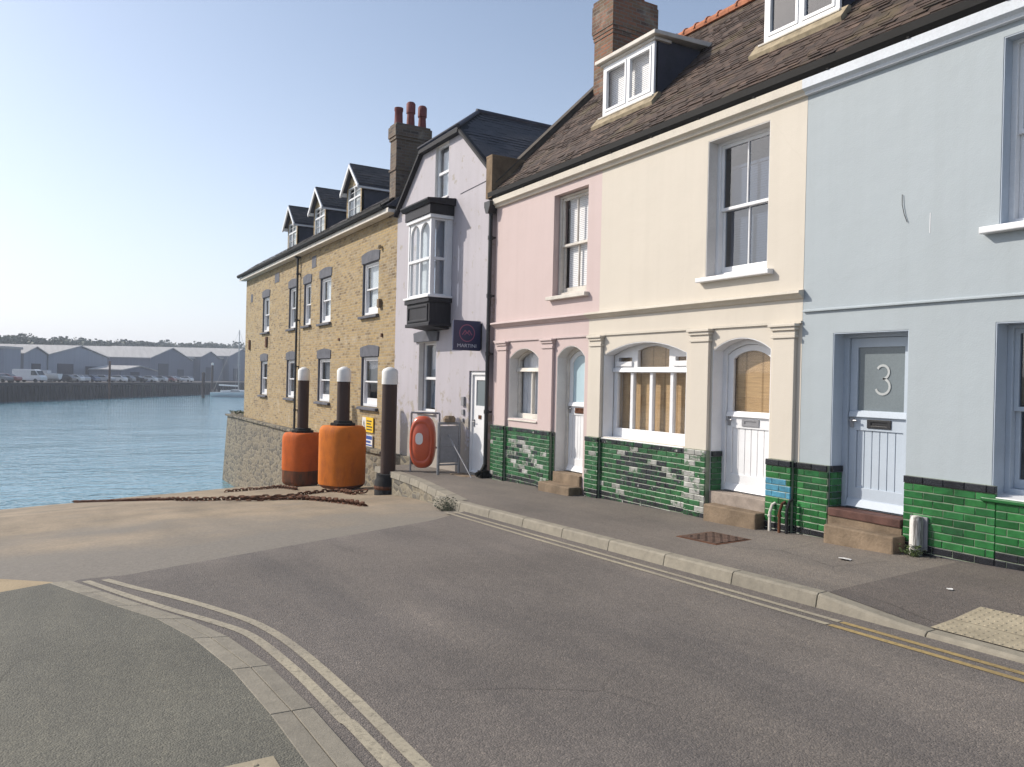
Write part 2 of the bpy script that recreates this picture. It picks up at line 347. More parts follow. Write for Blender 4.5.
M['rubber'] = plain('black_rubber', (.012, .012, .013), .75, .3, 5, .3, 40)
M['rust'] = plain('rusty_iron', (.105, .045, .024), .85, .45, 9, .6, 50, metal=.25)
M['red'] = plain('red_plastic', (.50, .075, .022), .4, .12, 4, .05, coat=.3)
M['white_panel'] = plain('white_panel_highlight', (.72, .7, .68), .5, .04)  # sign panels and scraps, also the highlight drawn on the lifebuoy housing
M['galv'] = plain('galvanised_steel', (.30, .30, .31), .45, .2, 7, .1, 60, metal=.6)
M['steel_grey'] = plain('grey_painted_steel', (.26, .26, .275), .5, .15, 5, .1, 60)
M['yellow_sign'] = plain('yellow_sign_face', (.78, .50, .02), .45, .05)
M['blue_sign'] = plain('blue_sign_face', (.04, .09, .32), .45, .05)
M['manhole'] = plain('rust_brown_cast_iron', (.115, .075, .058), .8, .35, 8, .5, 60, metal=.3)
M['weed'] = leaf_mat('weed_green', (.05, .075, .018))
M['moss_green'] = leaf_mat('dark_weed', (.03, .038, .014))
M['leaf'] = leaf_mat('tree_leaf', (.040, .058, .030), .25)
M['bark'] = plain('bark', (.06, .05, .04), .9)
M['quay'] = plain('dark_steel_quay', (.013, .014, .021), .85, .3, .4, .3, 3, bdist=.05, stretch=(1.5, 1.5, .4))
M['yard'] = plain('quay_yard_tarmac', (.13, .12, .115), .9)
M['hill'] = plain('hill_grass', (.05, .06, .03), .9, .3, .05)
M['shed_wall'] = plain('grey_shed_cladding', (.30, .325, .385), .7, .08, .4, 0, stretch=(6, 6, .1))
M['shed_wall_dark'] = plain('slate_blue_shed_cladding', (.16, .172, .225), .7, .1, .4, 0, stretch=(6, 6, .1))
M['shed_roof'] = plain('pale_fibre_cement_roof', (.43, .42, .41), .85, .12, .3, 0, stretch=(.3, 4, 1))
M['shed_door'] = plain('dark_shed_door', (.05, .055, .08), .7)
M['hull'] = plain('white_gelcoat', (.70, .72, .74), .3, .03, 1, 0)
M['alu'] = plain('mast_aluminium', (.42, .42, .42), .4, .05, 1, 0, metal=.5)
M['car_glass'] = plain('tinted_car_glass', (.02, .025, .03), .1, .05, 1, 0)
M['tyre'] = plain('tyre_rubber', (.015, .015, .015), .9, .1, 1, 0)
for k, c in dict(white=(.72, .72, .72), silver=(.42, .43, .45), blue=(.07, .10, .19), black=(.02, .02, .025), red=(.24, .04, .04), grey=(.16, .17, .19)).items():
    M['car_'+k] = plain('car_paint_'+k, c, .3, .03, 1, 0, coat=.5)

# ------------------------------------------------------------------ mesh builder
class MB:
    def __init__(s, f=None): s.v = []; s.f = []; s.c = []; s.mi = []; s.t = f; s.cur = .5; s.m = 0
    def pt(s, p):
        if s.t: p = s.t(V(p))
        s.v.append(tuple(p)); return len(s.v)-1
    def face(s, pts, c=None):
        s.f.append([s.pt(p) for p in pts]); s.c.append(s.cur if c is None else c); s.mi.append(s.m)
    def fi(s, idx, c=None): s.f.append(list(idx)); s.c.append(s.cur if c is None else c); s.mi.append(s.m)
    def box(s, x0, x1, y0, y1, z0, z1, c=None):
        i = [s.pt((x, y, z)) for z in (z0, z1) for y in (y0, y1) for x in (x0, x1)]
        for q in ((0, 2, 3, 1), (4, 5, 7, 6), (0, 1, 5, 4), (2, 6, 7, 3), (0, 4, 6, 2), (1, 3, 7, 5)): s.fi([i[k] for k in q], c)
    def hexa(s, p, c=None):   # 8 corners, same order as box
        i = [s.pt(q) for q in p]
        for q in ((0, 2, 3, 1), (4, 5, 7, 6), (0, 1, 5, 4), (2, 6, 7, 3), (0, 4, 6, 2), (1, 3, 7, 5)): s.fi([i[k] for k in q], c)
    def prism(s, prof, x0, x1, axis='X'):  # profile [(a,b)] : axis X -> (x,a,b) ; axis Y -> (a,y,b); axis Z -> (a,b,z)
        mk = {'X': lambda t, a, b: (t, a, b), 'Y': lambda t, a, b: (a, t, b), 'Z': lambda t, a, b: (a, b, t)}[axis]
        A = [s.pt(mk(x0, a, b)) for a, b in prof]; B = [s.pt(mk(x1, a, b)) for a, b in prof]; n = len(prof)
        for k in range(n): s.fi([A[k], A[(k+1) % n], B[(k+1) % n], B[k]])
        tri = tessellate_polygon([[V((a, b, 0)) for a, b in prof]])
        for t in tri: s.fi([A[q] for q in t]); s.fi([B[q] for q in t])
    def tube(s, pts, r, n=8, cap=True):
        pts = [V(p) for p in pts]; rings = []
        rr = r if isinstance(r, (list, tuple)) else [r]*len(pts)
        up = None
        for k, p in enumerate(pts):
            d = ((pts[min(k+1, len(pts)-1)]-pts[max(k-1, 0)])).normalized()
            if up is None or abs(up.dot(d)) > .95: up = V((0, 0, 1)) if abs(d.z) < .9 else V((1, 0, 0))
            a = d.cross(up).normalized(); b = a.cross(d).normalized(); up = b
            rings.append([s.pt(p+(a*math.cos(2*math.pi*j/n)+b*math.sin(2*math.pi*j/n))*rr[k]) for j in range(n)])
        for A, B in zip(rings, rings[1:]):
            for j in range(n): s.fi([A[j], A[(j+1) % n], B[(j+1) % n], B[j]])
        if cap: s.fi(rings[0][::-1]); s.fi(rings[-1])
    def lathe(s, prof, cx, cy, n=20, cap=True, ph=0., sq=None):
        rings = []
        for r, z in prof:
            ring = []
            for j in range(n):
                a = 2*math.pi*j/n+ph; k = 1.
                if sq: k = (abs(math.cos(a))**sq+abs(math.sin(a))**sq)**(-1/sq)
                ring.append(s.pt((cx+r*k*math.cos(a), cy+r*k*math.sin(a), z)))
            rings.append(ring)
        for A, B in zip(rings, rings[1:]):
            for j in range(n): s.fi([A[j], A[(j+1) % n], B[(j+1) % n], B[j]])
        if cap: s.fi(rings[0][::-1]); s.fi(rings[-1])
    def plate(s, loops, d0, d1):
        """flat plate with holes: loops of (u,v) extruded between depths d0,d1 (points are (u,depth,v))"""
        flat = [p for L in loops for p in L]
        tri = tessellate_polygon([[V((a, b, 0)) for a, b in L] for L in loops])
        A = [s.pt((a, d0, b)) for a, b in flat]; B = [s.pt((a, d1, b)) for a, b in flat]
        for t in tri: s.fi([A[q] for q in t]); s.fi([B[q] for q in t])
        o = 0
        for L in loops:
            n = len(L)
            for k in range(n): s.fi([A[o+k], A[o+(k+1) % n], B[o+(k+1) % n], B[o+k]])
            o += n
    def build(s, name, mat, parent=None, bevel=0., smooth=False, kind=None, recalc=True):
        off = V((0, 0, 0))
        p = parent
        while p is not None: off += p.location; p = p.parent
        me = bpy.data.meshes.new(name)
        me.from_pydata([tuple(V(q)-off) for q in s.v], [], s.f)
        for m_ in (mat if isinstance(mat, (list, tuple)) else [mat]): me.materials.append(m_)
        at = me.attributes.new('Col', 'FLOAT_COLOR', 'CORNER'); vals = []
        for fa, c in zip(s.f, s.c): vals += [c, c, c, 1.]*len(fa)
        if len(vals) == 4*len(me.loops): at.data.foreach_set('color', vals)
        if len(s.mi) == len(me.polygons): me.polygons.foreach_set('material_index', s.mi)
        if recalc:
            bm = bmesh.new(); bm.from_mesh(me); bmesh.ops.recalc_face_normals(bm, faces=bm.faces[:]); bm.to_mesh(me); bm.free()
        if smooth:
            me.polygons.foreach_set('use_smooth', [True]*len(me.polygons))
        o = bpy.data.objects.new(name, me); COL.objects.link(o)
        if parent: o.parent = parent
        if bevel:
            b = o.modifiers.new('bevel', 'BEVEL'); b.width = bevel; b.segments = 2; b.limit_method = 'ANGLE'; b.angle_limit = rad(40)
        if smooth:
            e = o.modifiers.new('edges', 'EDGE_SPLIT'); e.split_angle = rad(42)
        if kind: o['kind'] = kind
        return o

def tag(o, label, cat, group=None):
    o['label'] = label; o['category'] = cat
    if group: o['group'] = group
    return o
def thing(name, label, cat, loc=(0, 0, 0), group=None):
    o = bpy.data.objects.new(name, None); COL.objects.link(o); o.location = loc; o.empty_display_size = .2
    return tag(o, label, cat, group)
def copy_tree(o, parent=None):
    c = o.copy(); COL.objects.link(c)
    if parent: c.parent = parent
    for ch in list(o.children): copy_tree(ch, c)
    return c

def arch(x0, x1, z0, spring, top, n=10):
    """loop of an opening with a segmental arched head"""
    L = [(x0, z0), (x1, z0), (x1, spring)]
    if top <= spring+1e-6: return L+[(x0, spring)]
    h = top-spring; w = (x1-x0)/2; R = (w*w+h*h)/(2*h); cx = (x0+x1)/2; cz = top-R
    a0 = math.asin(min(1, w/R))
    if h > w: a0 = math.pi-a0
    for k in range(1, n): a = a0-2*a0*k/n; L.append((cx+R*math.sin(a), cz+R*math.cos(a)))
    return L+[(x0, spring)]
def rect(x0, x1, z0, z1): return [(x0, z0), (x1, z0), (x1, z1), (x0, z1)]
def front(p): return p   # plates are already (x, y, z)

# ------------------------------------------------------------------ ground heights
def z_road(X, Y=0): return -.09+.03*X
def z_pave(X, Y=0):
    t = min(1, max(0, (X-2.0)/.9)); k = min(1, max(0, (-Y-.7)/1.3))
    return .07+.03*X+.02*Y-.085*t*k*k*(3-2*k)+(.014*min(X, 3)*(1+Y/2.06) if X > 0 else 0)
def z_slip(X, Y):
    s = -(X+.444*(Y+7.36))-2.06
    f = 0 if s < 0 else (.07*s if s < 12 else .84+.106*(s-12))
    return z_road(X)-f
WZ = -3.4

# ------------------------------------------------------------------ windows & doors
def loc_frame(O, U, W):
    O, U, W = V(O), V(U), V(W)
    return lambda p: O+U*p[0]-W*p[1]+V((0, 0, 1))*p[2]   # p=(u, depth into wall, v)

def blind_slats(parent, t, u0, u1, v0, v1, d, mat, name='blind', pitch=.034, open_=.5):
    b = MB(t); n = int((v1-v0)/pitch)
    for k in range(n):
        z = v1-(k+.5)*pitch; h = pitch*open_
        b.face([(u0, d, z-h), (u1, d, z-h), (u1, d+.006, z+h*.85), (u0, d+.006, z+h*.85)])
    b.box(u0, u1, d-.01, d+.03, v1, v1+.04)
    return b.build(name, M[mat], parent, recalc=False)

def window(parent, O, U, W, w, h, frame='white', kind='sash', pane='glass', blind=None, sill=None, arch_rise=0., bars=1, ft=.055, low_rail=.09, nm='window'):
    """one window: frame mesh (sashes, bars) with children pane, blind, sill"""
    t = loc_frame(O, U, W); f = MB(t); g = MB(t)
    if kind == 'sash':
        m = h*.5
        outer = arch(0, w, 0, h-arch_rise, h)
        f.plate([outer, rect(ft, w-ft, ft, h-arch_rise-ft*.7)], -.0, .10)
        def sash(v0, v1, d, br, tr, head=0):
            st = .045; holes = []; n = bars+1; a = ft+st; bw = .022; W_ = (w-2*ft-2*st-bars*bw)/n
            for k in range(n):
                x0 = a+k*(W_+bw); holes.append(rect(x0, x0+W_, v0+br, v1-tr))
            f.plate([rect(ft, w-ft, v0, v1)]+holes, d, d+.04)
            g.face([(ft+.01, d+.02, v0+.01), (w-ft-.01, d+.02, v0+.01), (w-ft-.01, d+.02, v1-.01), (ft+.01, d+.02, v1-.01)])
        sash(m-.02, h-arch_rise-ft*.7, .03, .045, .05)
        sash(ft, m+.025, .075, low_rail, .045)
    elif kind == 'casement2':
        hw = (w-ft*2-.06)/2
        f.plate([rect(0, w, 0, h), rect(ft, ft+hw, ft, h-ft), rect(w-ft-hw, w-ft, ft, h-ft)], 0, .08)
        for x0 in (ft, w-ft-hw):
            f.plate([rect(x0, x0+hw, ft, h-ft), rect(x0+.045, x0+hw-.045, ft+.05, h-ft-.045)], -.012, .05)
            g.face([(x0+.03, .03, ft+.03), (x0+hw-.03, .03, ft+.03), (x0+hw-.03, .03, h-ft-.03), (x0+.03, .03, h-ft-.03)])
    elif kind == 'twoarch':     # two arch-headed lights above a transom, two below
        m = h*.48; mx = w/2
        holes = []
        for (a, b) in ((ft, mx-.03), (mx+.03, w-ft)):
            holes.append(arch(a, b, m+.04, h-ft-(b-a)*.42, h-ft)); holes.append(rect(a, b, ft, m-.03))
        f.plate([rect(0, w, 0, h)]+holes, 0, .06)
        f.box(0, w, -.03, 0.005, m-.03, m+.035)
        g.face([(.03, .04, .03), (w-.03, .04, .03), (w-.03, .04, h-.03), (.03, .04, h-.03)])
    elif kind == 'narrow':
        m = h*.48
        f.plate([rect(0, w, 0, h), rect(ft, w-ft, m+.035, h-ft), rect(ft, w-ft, ft, m-.03)], 0, .06)
        g.face([(.03, .04, .03), (w-.03, .04, .03), (w-.03, .04, h-.03), (.03, .04, h-.03)])
    elif kind == 'shop':        # cream house front window: three lights over four
        tr = 1.09
        outer = arch(0, w, 0, h-arch_rise, h)
        holes = [arch(.60, w-.60, tr+.06, h-.12, h-.055), rect(.11, .46, tr+.15, h-arch_rise-.04), rect(w-.46, w-.11, tr+.15, h-arch_rise-.04)]
        xs = [.06, .47, .94, 1.41, w-.06]
        for a, b in zip(xs, xs[1:]): holes.append(rect(a+.035, b-.035, .15, tr-.03))
        f.plate([outer]+holes, 0, .07)
        f.prism([(-.05, tr-.02), (.01, tr-.02), (.01, tr+.05), (-.02, tr+.05)], .0, w, 'X')
        for a, b in ((.06, .51), (w-.51, w-.06)): f.box(a+.02, b-.02, -.03, .005, tr+.07, tr+.15)
        g.plate([arch(.02, w-.02, .05, h-arch_rise-.02, h-.02)], .045, .047)
    elif kind == 'transom':
        m = h*.70; mx = w*.5
        f.plate([arch(0, w, 0, h-arch_rise, h), arch(ft, w-ft, m+.035, h-arch_rise-.03, h-ft), rect(ft, mx-.02, .10, m-.035), rect(mx+.02, w-ft, .10, m-.035)], 0, .07)
        f.prism([(-.05, m-.035), (.01, m-.035), (.01, m+.04), (-.02, m+.04)], .0, w, 'X')
        g.plate([arch(.02, w-.02, .05, h-arch_rise-.02, h-.02)], .04, .042)
    elif kind == 'leaded':      # small brick-dormer window with top lights
        m = h*.62
        mx = w/2
        f.plate([rect(0, w, 0, h), rect(ft, mx-.025, m+.03, h-ft), rect(mx+.025, w-ft, m+.03, h-ft), rect(ft, mx-.025, ft, m-.03), rect(mx+.025, w-ft, ft, m-.03)], 0, .07)
        f.box(ft, mx-.025, .01, .03, h*.80, h*.815); f.box(mx+.025, w-ft, .01, .03, h*.80, h*.815)
        f.box(ft, mx-.025, .01, .03, h*.30, h*.315); f.box(mx+.025, w-ft, .01, .03, h*.30, h*.315)
        g.face([(.03, .035, .03), (w-.03, .035, .03), (w-.03, .035, h-.03), (.03, .035, h-.03)])
    fo = f.build(nm, M[frame], parent, bevel=.006)
    g.build('pane', M[pane], fo, recalc=False)
    if blind:
        bk, a, b_, c, d_, mat = blind      # kind, u0,u1,v0,v1 fractions, material
        if bk == 'slats': blind_slats(fo, t, a*w, b_*w, c*h, d_*h, .14, mat)
        else:
            q = MB(t)
            n = 24
            for k in range(n):
                u0 = a*w+(b_-a)*w*k/n; u1 = a*w+(b_-a)*w*(k+1)/n
                e0 = (.10 if bk == 'curtain' else .15)+(.018*math.sin(k*1.9) if bk == 'curtain' else 0); e1 = (.10 if bk == 'curtain' else .15)+(.018*math.sin((k+1)*1.9) if bk == 'curtain' else 0)
                q.face([(u0, e0, c*h), (u1, e1, c*h), (u1, e1, d_*h), (u0, e0, d_*h)])
            q.build('curtain' if bk == 'curtain' else 'blind', M[mat], fo, smooth=False, recalc=False)
    if sill:
        ov, pr, th, mat, dep = sill
        q = MB(t); q.prism([(dep, -th), (-pr, -th), (-pr, -.02), (dep, 0.004)], -ov, w+ov, 'X')
        q.build('sill', M[mat], fo, bevel=.008)
    return fo

FU, FW = (1, 0, 0), (0, -1, 0)      # facade u and outward
def fwin(parent, x0, x1, z0, z1, y, **k): return window(parent, (x0, y, z0), FU, FW, x1-x0, z1-z0, **k)

def door(parent, x0, x1, z0, z1, y, mat, frame_mat, glass_mat, rise=0., glass_z=(.5, .92), boards=6, blind=None, number=None, letterbox='steel_grey', fr=.07):
    """front door: frame, slab with boarded lower half, glazed upper half"""
    w = x1-x0; h = z1-z0; t = loc_frame((x0, y, z0), FU, FW)
    f = MB(t)
    outer = arch(0, w, 0, h-rise, h)
    f.plate([outer, arch(fr, w-fr, -.0001+.001, h-rise-fr*.6, h-fr)], -.03, .09)
    d = MB(t)
    a, b = fr+.004, w-fr-.004; st = .095
    gz0, gz1 = glass_z[0]*h, h-fr-.085
    slab = arch(a, b, .015, h-rise-fr*.6-.004, h-fr-.004)
    hole = arch(a+st, b-st, gz0, gz1-rise*.7, gz1)
    low = rect(a+st, b-st, .24, gz0-.23)
    d.plate([slab, hole, low], .0, .045)
    bw = (b-a-2*st)/boards
    for k in range(boards):
        d.box(a+st+k*bw+.004, a+st+(k+1)*bw-.004, .016, .04, .238, gz0-.228)
    d.prism([(-.035, gz0-.075), (.004, gz0-.075), (.004, gz0-.005), (-.02, gz0-.012)], a+.01, b-.01, 'X')
    d.prism([(-.045, .015), (.004, .015), (.004, .11), (-.01, .1)], a, b, 'X')
    do = d.build('door', M[mat], parent, bevel=.004)
    f.build('frame', M[frame_mat], do, bevel=.005)
    g = MB(t); g.plate([arch(a+st-.01, b-st+.01, gz0-.01, gz1-rise*.7, gz1+.01)], .02, .023); g.build('pane', M[glass_mat], do)
    if blind:
        q = MB(t); q.plate([rect(a+st-.02, b-st+.02, gz0-.05, gz1+.03)], .075, .082); q.build('blind', M[blind], do)
    lb = MB(t); lz = gz0-.20; lb.plate([rect(w/2-.15, w/2+.15, lz, lz+.10), rect(w/2-.10, w/2+.10, lz+.03, lz+.07)], -.012, .005)
    lb.box(w/2-.11, w/2+.11, -.003, .012, lz+.028, lz+.072)
    lb.build('letterbox', M[letterbox], do, bevel=.004)
    hd = MB(t); hd.box(a+.02, a+.065, -.012, .003, gz0-.2, gz0-.04); hd.tube([(a+.043, -.012, gz0-.12), (a+.043, -.05, gz0-.12), (a+.13, -.05, gz0-.12)], .011, 8)
    hd.build('handle', M['galv'], do)
    if number:
        nm = MB(); cx, cz = x0+w/2+.02, z0+gz0+.37; pts = []
        for k in range(13): a = rad(150-k*(240/12)); pts.append((cx+.075*math.cos(a), y+.012, cz+.076+.076*math.sin(a)))
        pts2 = []
        for k in range(15): a = rad(90-k*(250/14)); pts2.append((cx+.088*math.cos(a), y+.012, cz-.088+.088*math.sin(a)))
        for P in (pts, pts2):
            q = [V(p) for p in P]; n = len(q); pr = []
            for k in range(n):
                d = (q[min(k+1, n-1)]-q[max(k-1, 0)]).normalized(); nn = V((d.z, 0, -d.x))*.0135; pr.append((nm.pt(q[k]+nn), nm.pt(q[k]-nn)))
            for A, B in zip(pr, pr[1:]): nm.fi([A[0], A[1], B[1], B[0]])
        o = nm.build('numeral', M['numeral'], do, recalc=False); o['label'] = 'pale numeral 3 on the frosted glass'
    return do

def text_mesh(body, size, mat, parent, mtx, name='lettering', extrude=.002, sx=1.):
    cu = bpy.data.curves.new(name, 'FONT'); cu.body = body; cu.size = size; cu.extrude = extrude; cu.align_x = 'CENTER'
    tmp = bpy.data.objects.new(name, cu); COL.objects.link(tmp); bpy.context.view_layer.update()
    me = bpy.data.meshes.new_from_object(tmp.evaluated_get(bpy.context.evaluated_depsgraph_get())); bpy.data.objects.remove(tmp)
    me.transform(mtx @ Matrix.Diagonal((sx, 1, 1, 1))); me.materials.clear(); me.materials.append(M[mat])
    o = bpy.data.objects.new(name, me); COL.objects.link(o); o.parent = parent; return o

# ------------------------------------------------------------------ roofs of small tiles
def tiled(mb, O, U, S, L, H, tw=.165, ex=.1, thick=.009, jit=.008, skip=None):
    """plain tiles laid course by course on a slope; O eave corner, U along, S up-slope (unit)"""
    O, U, S = V(O), V(U).normalized(), V(S).normalized(); N = U.cross(S).normalized()
    if N.z < 0: N = -N
    nc = int(H/ex); nt_ = int(L/tw)
    for c in range(nc):
        sag = .006*math.sin(c*.7)
        for k in range(-1, nt_+1):
            u0 = (k+(.5 if c % 2 else 0))*tw; u1 = u0+tw-.004
            u0 = max(0, u0); u1 = min(L, u1)
            if u1-u0 < .02: continue
            if skip and skip((u0+u1)/2, c*ex): continue
            s0 = c*ex+random.uniform(-jit, jit); s1 = c*ex+ex*1.25
            n0 = thick*1.3+random.uniform(-jit, jit)*1.2+sag; n1 = n0+random.uniform(-.003, .003)
            col = min(1, max(0, random.gauss(.45, .17)))
            a = O+U*u0+S*s0+N*n0; b = O+U*u1+S*s0+N*n1; cc = O+U*u1+S*s1+N*.004; d = O+U*u0+S*s1+N*.004
            mb.face([a, b, cc, d], col)
            mb.face([a-N*thick*1.5, b-N*thick*1.5, b, a], col)

def wall_tiles(mb, x0, x1, z0f, ztop, y, rows=9, tl=.215, cap=True, colf=None, blue=False):
    """glazed brick tiles; z0f(x) ground line; black course top and bottom"""
    rh = .078
    z = ztop; r = 0
    while True:
        zt = z-.004; zb = z-rh+.003
        zmid = (zt+zb)/2
        k = 0; x = x0-(.5*tl if r % 2 else 0)
        anyv = False
        while x < x1-.01:
            a = max(x+.002, x0); b = min(x+tl-.003, x1); x += tl
            if b-a < .015: continue
            g = z0f((a+b)/2)
            if zmid < g-.03: continue
            anyv = True
            if r == 0 and cap: c = .03
            elif zb-rh < g+.0: c = .05
            else:
                c = random.uniform(.2, .88)
                if blue and 3 <= r <= 5 and random.random() < .75: c = 1.
            if colf: c = colf(a, zmid, c)
            e = random.uniform(-.0025, .0025); q = random.uniform(-.0025, .0025)
            pr = .012 if (r == 0 and cap) else 0
            i = .006
            P = [(a, y-pr+e, zb), (b, y-pr+q, zb), (b, y-pr-e, zt), (a, y-pr-q, zt)]
            Q = [(a-.001, y+.02, zb-.001), (b+.001, y+.02, zb-.001), (b+.001, y+.02, zt+.001), (a-.001, y+.02, zt+.001)]
            R = [(a+i, y-pr+e-.004, zb+i), (b-i, y-pr+q-.004, zb+i), (b-i, y-pr-e-.004, zt-i), (a+i, y-pr-q-.004, zt-i)]
            mb.face(R, c)
            for s in range(4):
                mb.face([P[s], P[(s+1) % 4], R[(s+1) % 4], R[s]], c)
                mb.face([Q[s], Q[(s+1) % 4], P[(s+1) % 4], P[s]], c)
        z -= rh; r += 1
        if not anyv or r > 16: break
#@@PART2
# ------------------------------------------------------------------ the setting: ground, roads, water
def sheet(name, poly, zf, mat, nx=1, dz=0., kind='structure', depth=0.):
    """a ground sheet from a plan polygon; zf gives the height"""
    mb = MB(); tri = tessellate_polygon([[V((a, b, 0)) for a, b in poly]])
    idx = [mb.pt((a, b, zf(a, b)+dz)) for a, b in poly]
    for t in tri: mb.fi([idx[k] for k in t])
    if depth:
        low = [mb.pt((a, b, zf(a, b)+dz-depth)) for a, b in poly]; n = len(poly)
        for k in range(n): mb.fi([idx[k], idx[(k+1) % n], low[(k+1) % n], low[k]])
    o = mb.build(name, mat, None); o['kind'] = kind; return o
JX = lambda Y: -2.06-.444*(Y+7.36)              # joint between road tarmac and slip concrete
# left kerb line (outer edge, road side) and its inner edge, in plan
KO = [(-2.05, -7.69), (-1.4, -7.44), (-.74, -7.18), (-.12, -6.92), (.51, -6.74), (1.28, -6.63), (2.11, -6.59), (3.0, -6.58), (9., -6.6), (14., -6.6)]
KI = [(-2.02, -7.85), (-1.45, -7.62), (-.82, -7.37), (-.24, -7.12), (.44, -6.95), (1.25, -6.84), (2.10, -6.80), (3.0, -6.79), (9., -6.81), (14., -6.81)]
road_poly = [(14, -2.17), (-4.36, -2.17)]+[(JX(y), y) for y in (-3, -5, -7.2)]+[(-2.13, -7.6)]+KO
road_poly[1:2] = [(-4.95, -2.16), (-6., -1.85), (-5.2, -2.3)]
road_poly[1:4] = [(-4.62, -2.17)]
sheet('road', road_poly, z_road, M['asphalt'])
sheet('road', [(14, -30), (14, -6.7), (3, -6.7), (3, -30)], lambda a, b: z_road(a)-.02, M['asphalt'])
# slipway
mb = MB(); Ys = [-40, -30, -22, -16, -12, -10, -8.5, -7.36, -6, -4.5, -3, -1.8, -.6, -.1]
Ss = [0, .4, .9, 1.6, 2.5, 3.5, 5, 7, 9, 11, 12, 13.5, 16, 19, 22, 25, 28, 31, 35, 42]
ids = {}
for i, y in enumerate(Ys):
    for j, s in enumerate(Ss):
        X = -(s+2.06)-.444*(y+7.36); ids[i, j] = mb.pt((X, y, z_slip(X, y)+random.uniform(-.012, .012)*(s > .5)))
for i in range(len(Ys)-1):
    for j in range(len(Ss)-1): mb.fi([ids[i, j], ids[i+1, j], ids[i+1, j+1], ids[i, j+1]])
o = mb.build('slipway', M['slip'], smooth=True, kind='structure')
# concrete apron behind the left pavement, lighter dropped ramp
sheet('slipway_apron', [(-2.06, -7.69), (-2.02, -7.85), (-1.95, -7.95), (-1.2, -9.6), (1., -14), (4, -30), (13, -40), (12.42, -40), (-2.06, -7.4)], lambda a, b: z_road(a)-.002, M['slip'])
sheet('ramp', [(-2.10, -7.83), (-1.98, -7.84), (-1.80, -8.24), (-1.2, -9.4), (-2.35, -9.6), (-2.85, -8.6)], lambda a, b: max(z_slip(a, b), z_road(a)-.03)+.022, M['tan'])
# pavements
def grid(name, us, row, mat, dz=0., depth=0.):
    """sheet between x stations; row(x) gives the list of y values"""
    mb = MB(); R = [[mb.pt((x, y, z_pave(x, y)+dz)) for y in row(x)] for x in us]
    for A, B in zip(R, R[1:]):
        for q in range(len(A)-1): mb.fi([A[q], A[q+1], B[q+1], B[q]])
    o = mb.build(name, mat, kind='structure', recalc=False, smooth=True); return o
def edge(x):     # street edge of the pavement: kerb line, then the old stone edge drawing in to the wall
    if x > -4.9: return -2.06
    if x > -8.2: return -2.06+(.71)*(-4.9-x)/3.3
    return -1.35+.40*(-8.2-x)/3.4
us = [-11.6, -10, -8.2, -6.5, -4.9, -3, -1, 1, 2., 2.25, 2.5, 2.75, 2.9, 3.2, 4, 6, 9, 14]
grid('pavement', us, lambda x: [.02+(edge(x)-.02)*k/14 for k in range(15)], M['pave'])
grid('pavement_patch', [2.02, 2.25, 2.5, 2.75, 2.9, 3.2, 4, 6, 9, 14], lambda x: [-.02+(-2.05+.02)*k/14 for k in range(15)], M['pave_dark'], dz=.004)
pav_l = KI+[(14, -30), (4.5, -30), (.8, -14), (-1.25, -9.4), (-1.85, -8.2)]
zpl = lambda a, b: z_road(a)+.014
sheet('pavement', pav_l, zpl, M['pave_green'])
# kerbs : separate stones with joints
mb = MB()
x = 1.04-.97*7
while x < 13.5:
    L = .97
    a, b = x+.004, min(x+L-.004, 14)
    mb.cur = random.random()
    def ring(X):
        zt = z_pave(X, -2.05)+.004; zr = z_road(X)-.06
        return [(X, -2.055, zt), (X, -2.165, zt-.003), (X, -2.185, zt-.02), (X, -2.215, zr), (X, -2.055, zr)]
    st = [a+(b-a)*q/4 for q in range(5)]
    RR = [[mb.pt(p) for p in ring(t)] for t in st]
    for A, B in zip(RR, RR[1:]):
        for k in range(5): mb.fi([A[k], A[(k+1) % 5], B[(k+1) % 5], B[k]])
    mb.fi(RR[0]); mb.fi(RR[-1][::-1]); x += L
# old stone edging where the pavement draws in towards the mauve house
for k in range(9):
    xa = -11.6+k*.74; xb = xa+.73; mb.cur = random.random()*.6
    P = []
    for X in (xa+.006, xb-.006):
        e = edge(X); zt = z_pave(X, e)+.012; P.append([(X, e+.10, zt), (X, e-.10, zt-.01), (X, e-.12, zt-.14), (X, e+.10, zt-.14)])
    A, B = [mb.pt(p) for p in P[0]], [mb.pt(p) for p in P[1]]
    for q in range(4): mb.fi([A[q], A[(q+1) % 4], B[(q+1) % 4], B[q]])
    mb.fi(A); mb.fi(B[::-1])
mb.build('kerb', M['kerb'], bevel=.006, kind='structure')
mb = MB()
def stones(lo, hi, rows, hgt):
    pts_o = [V((*p, 0)) for p in lo]; pts_i = [V((*p, 0)) for p in hi]
    for k in range(len(lo)-1):
        n = max(1, round((pts_o[k+1]-pts_o[k]).length/.9)); 
        for q in range(n):
            for r in range(rows):
                f0, f1 = q/n+(.0 if r else .0), (q+1)/n; e = .004/max(.1, (pts_o[k+1]-pts_o[k]).length)
                g0, g1 = r/rows+(.012 if r else 0), (r+1)/rows-(.012 if r < rows-1 else 0)
                P = []
                for f, g in ((f0+e, g0), (f1-e, g0), (f1-e, g1), (f0+e, g1)):
                    p = pts_o[k].lerp(pts_o[k+1], f).lerp(pts_i[k].lerp(pts_i[k+1], f), g); P.append((p.x, p.y))
                mb.cur = random.random()
                top = [mb.pt((a, b, z_road(a)+hgt)) for a, b in P]; bot = [mb.pt((a, b, z_road(a)-.05)) for a, b in P]
                mb.fi(top)
                for s in range(4): mb.fi([top[s], top[(s+1) % 4], bot[(s+1) % 4], bot[s]])
stones(KO, [(a+(a-c)*.08, b+(b-d)*.08) for (a, b), (c, d) in zip(KI, KO)], 2, .018)
mb.build('kerb', M['kerb'], bevel=.004, kind='structure')
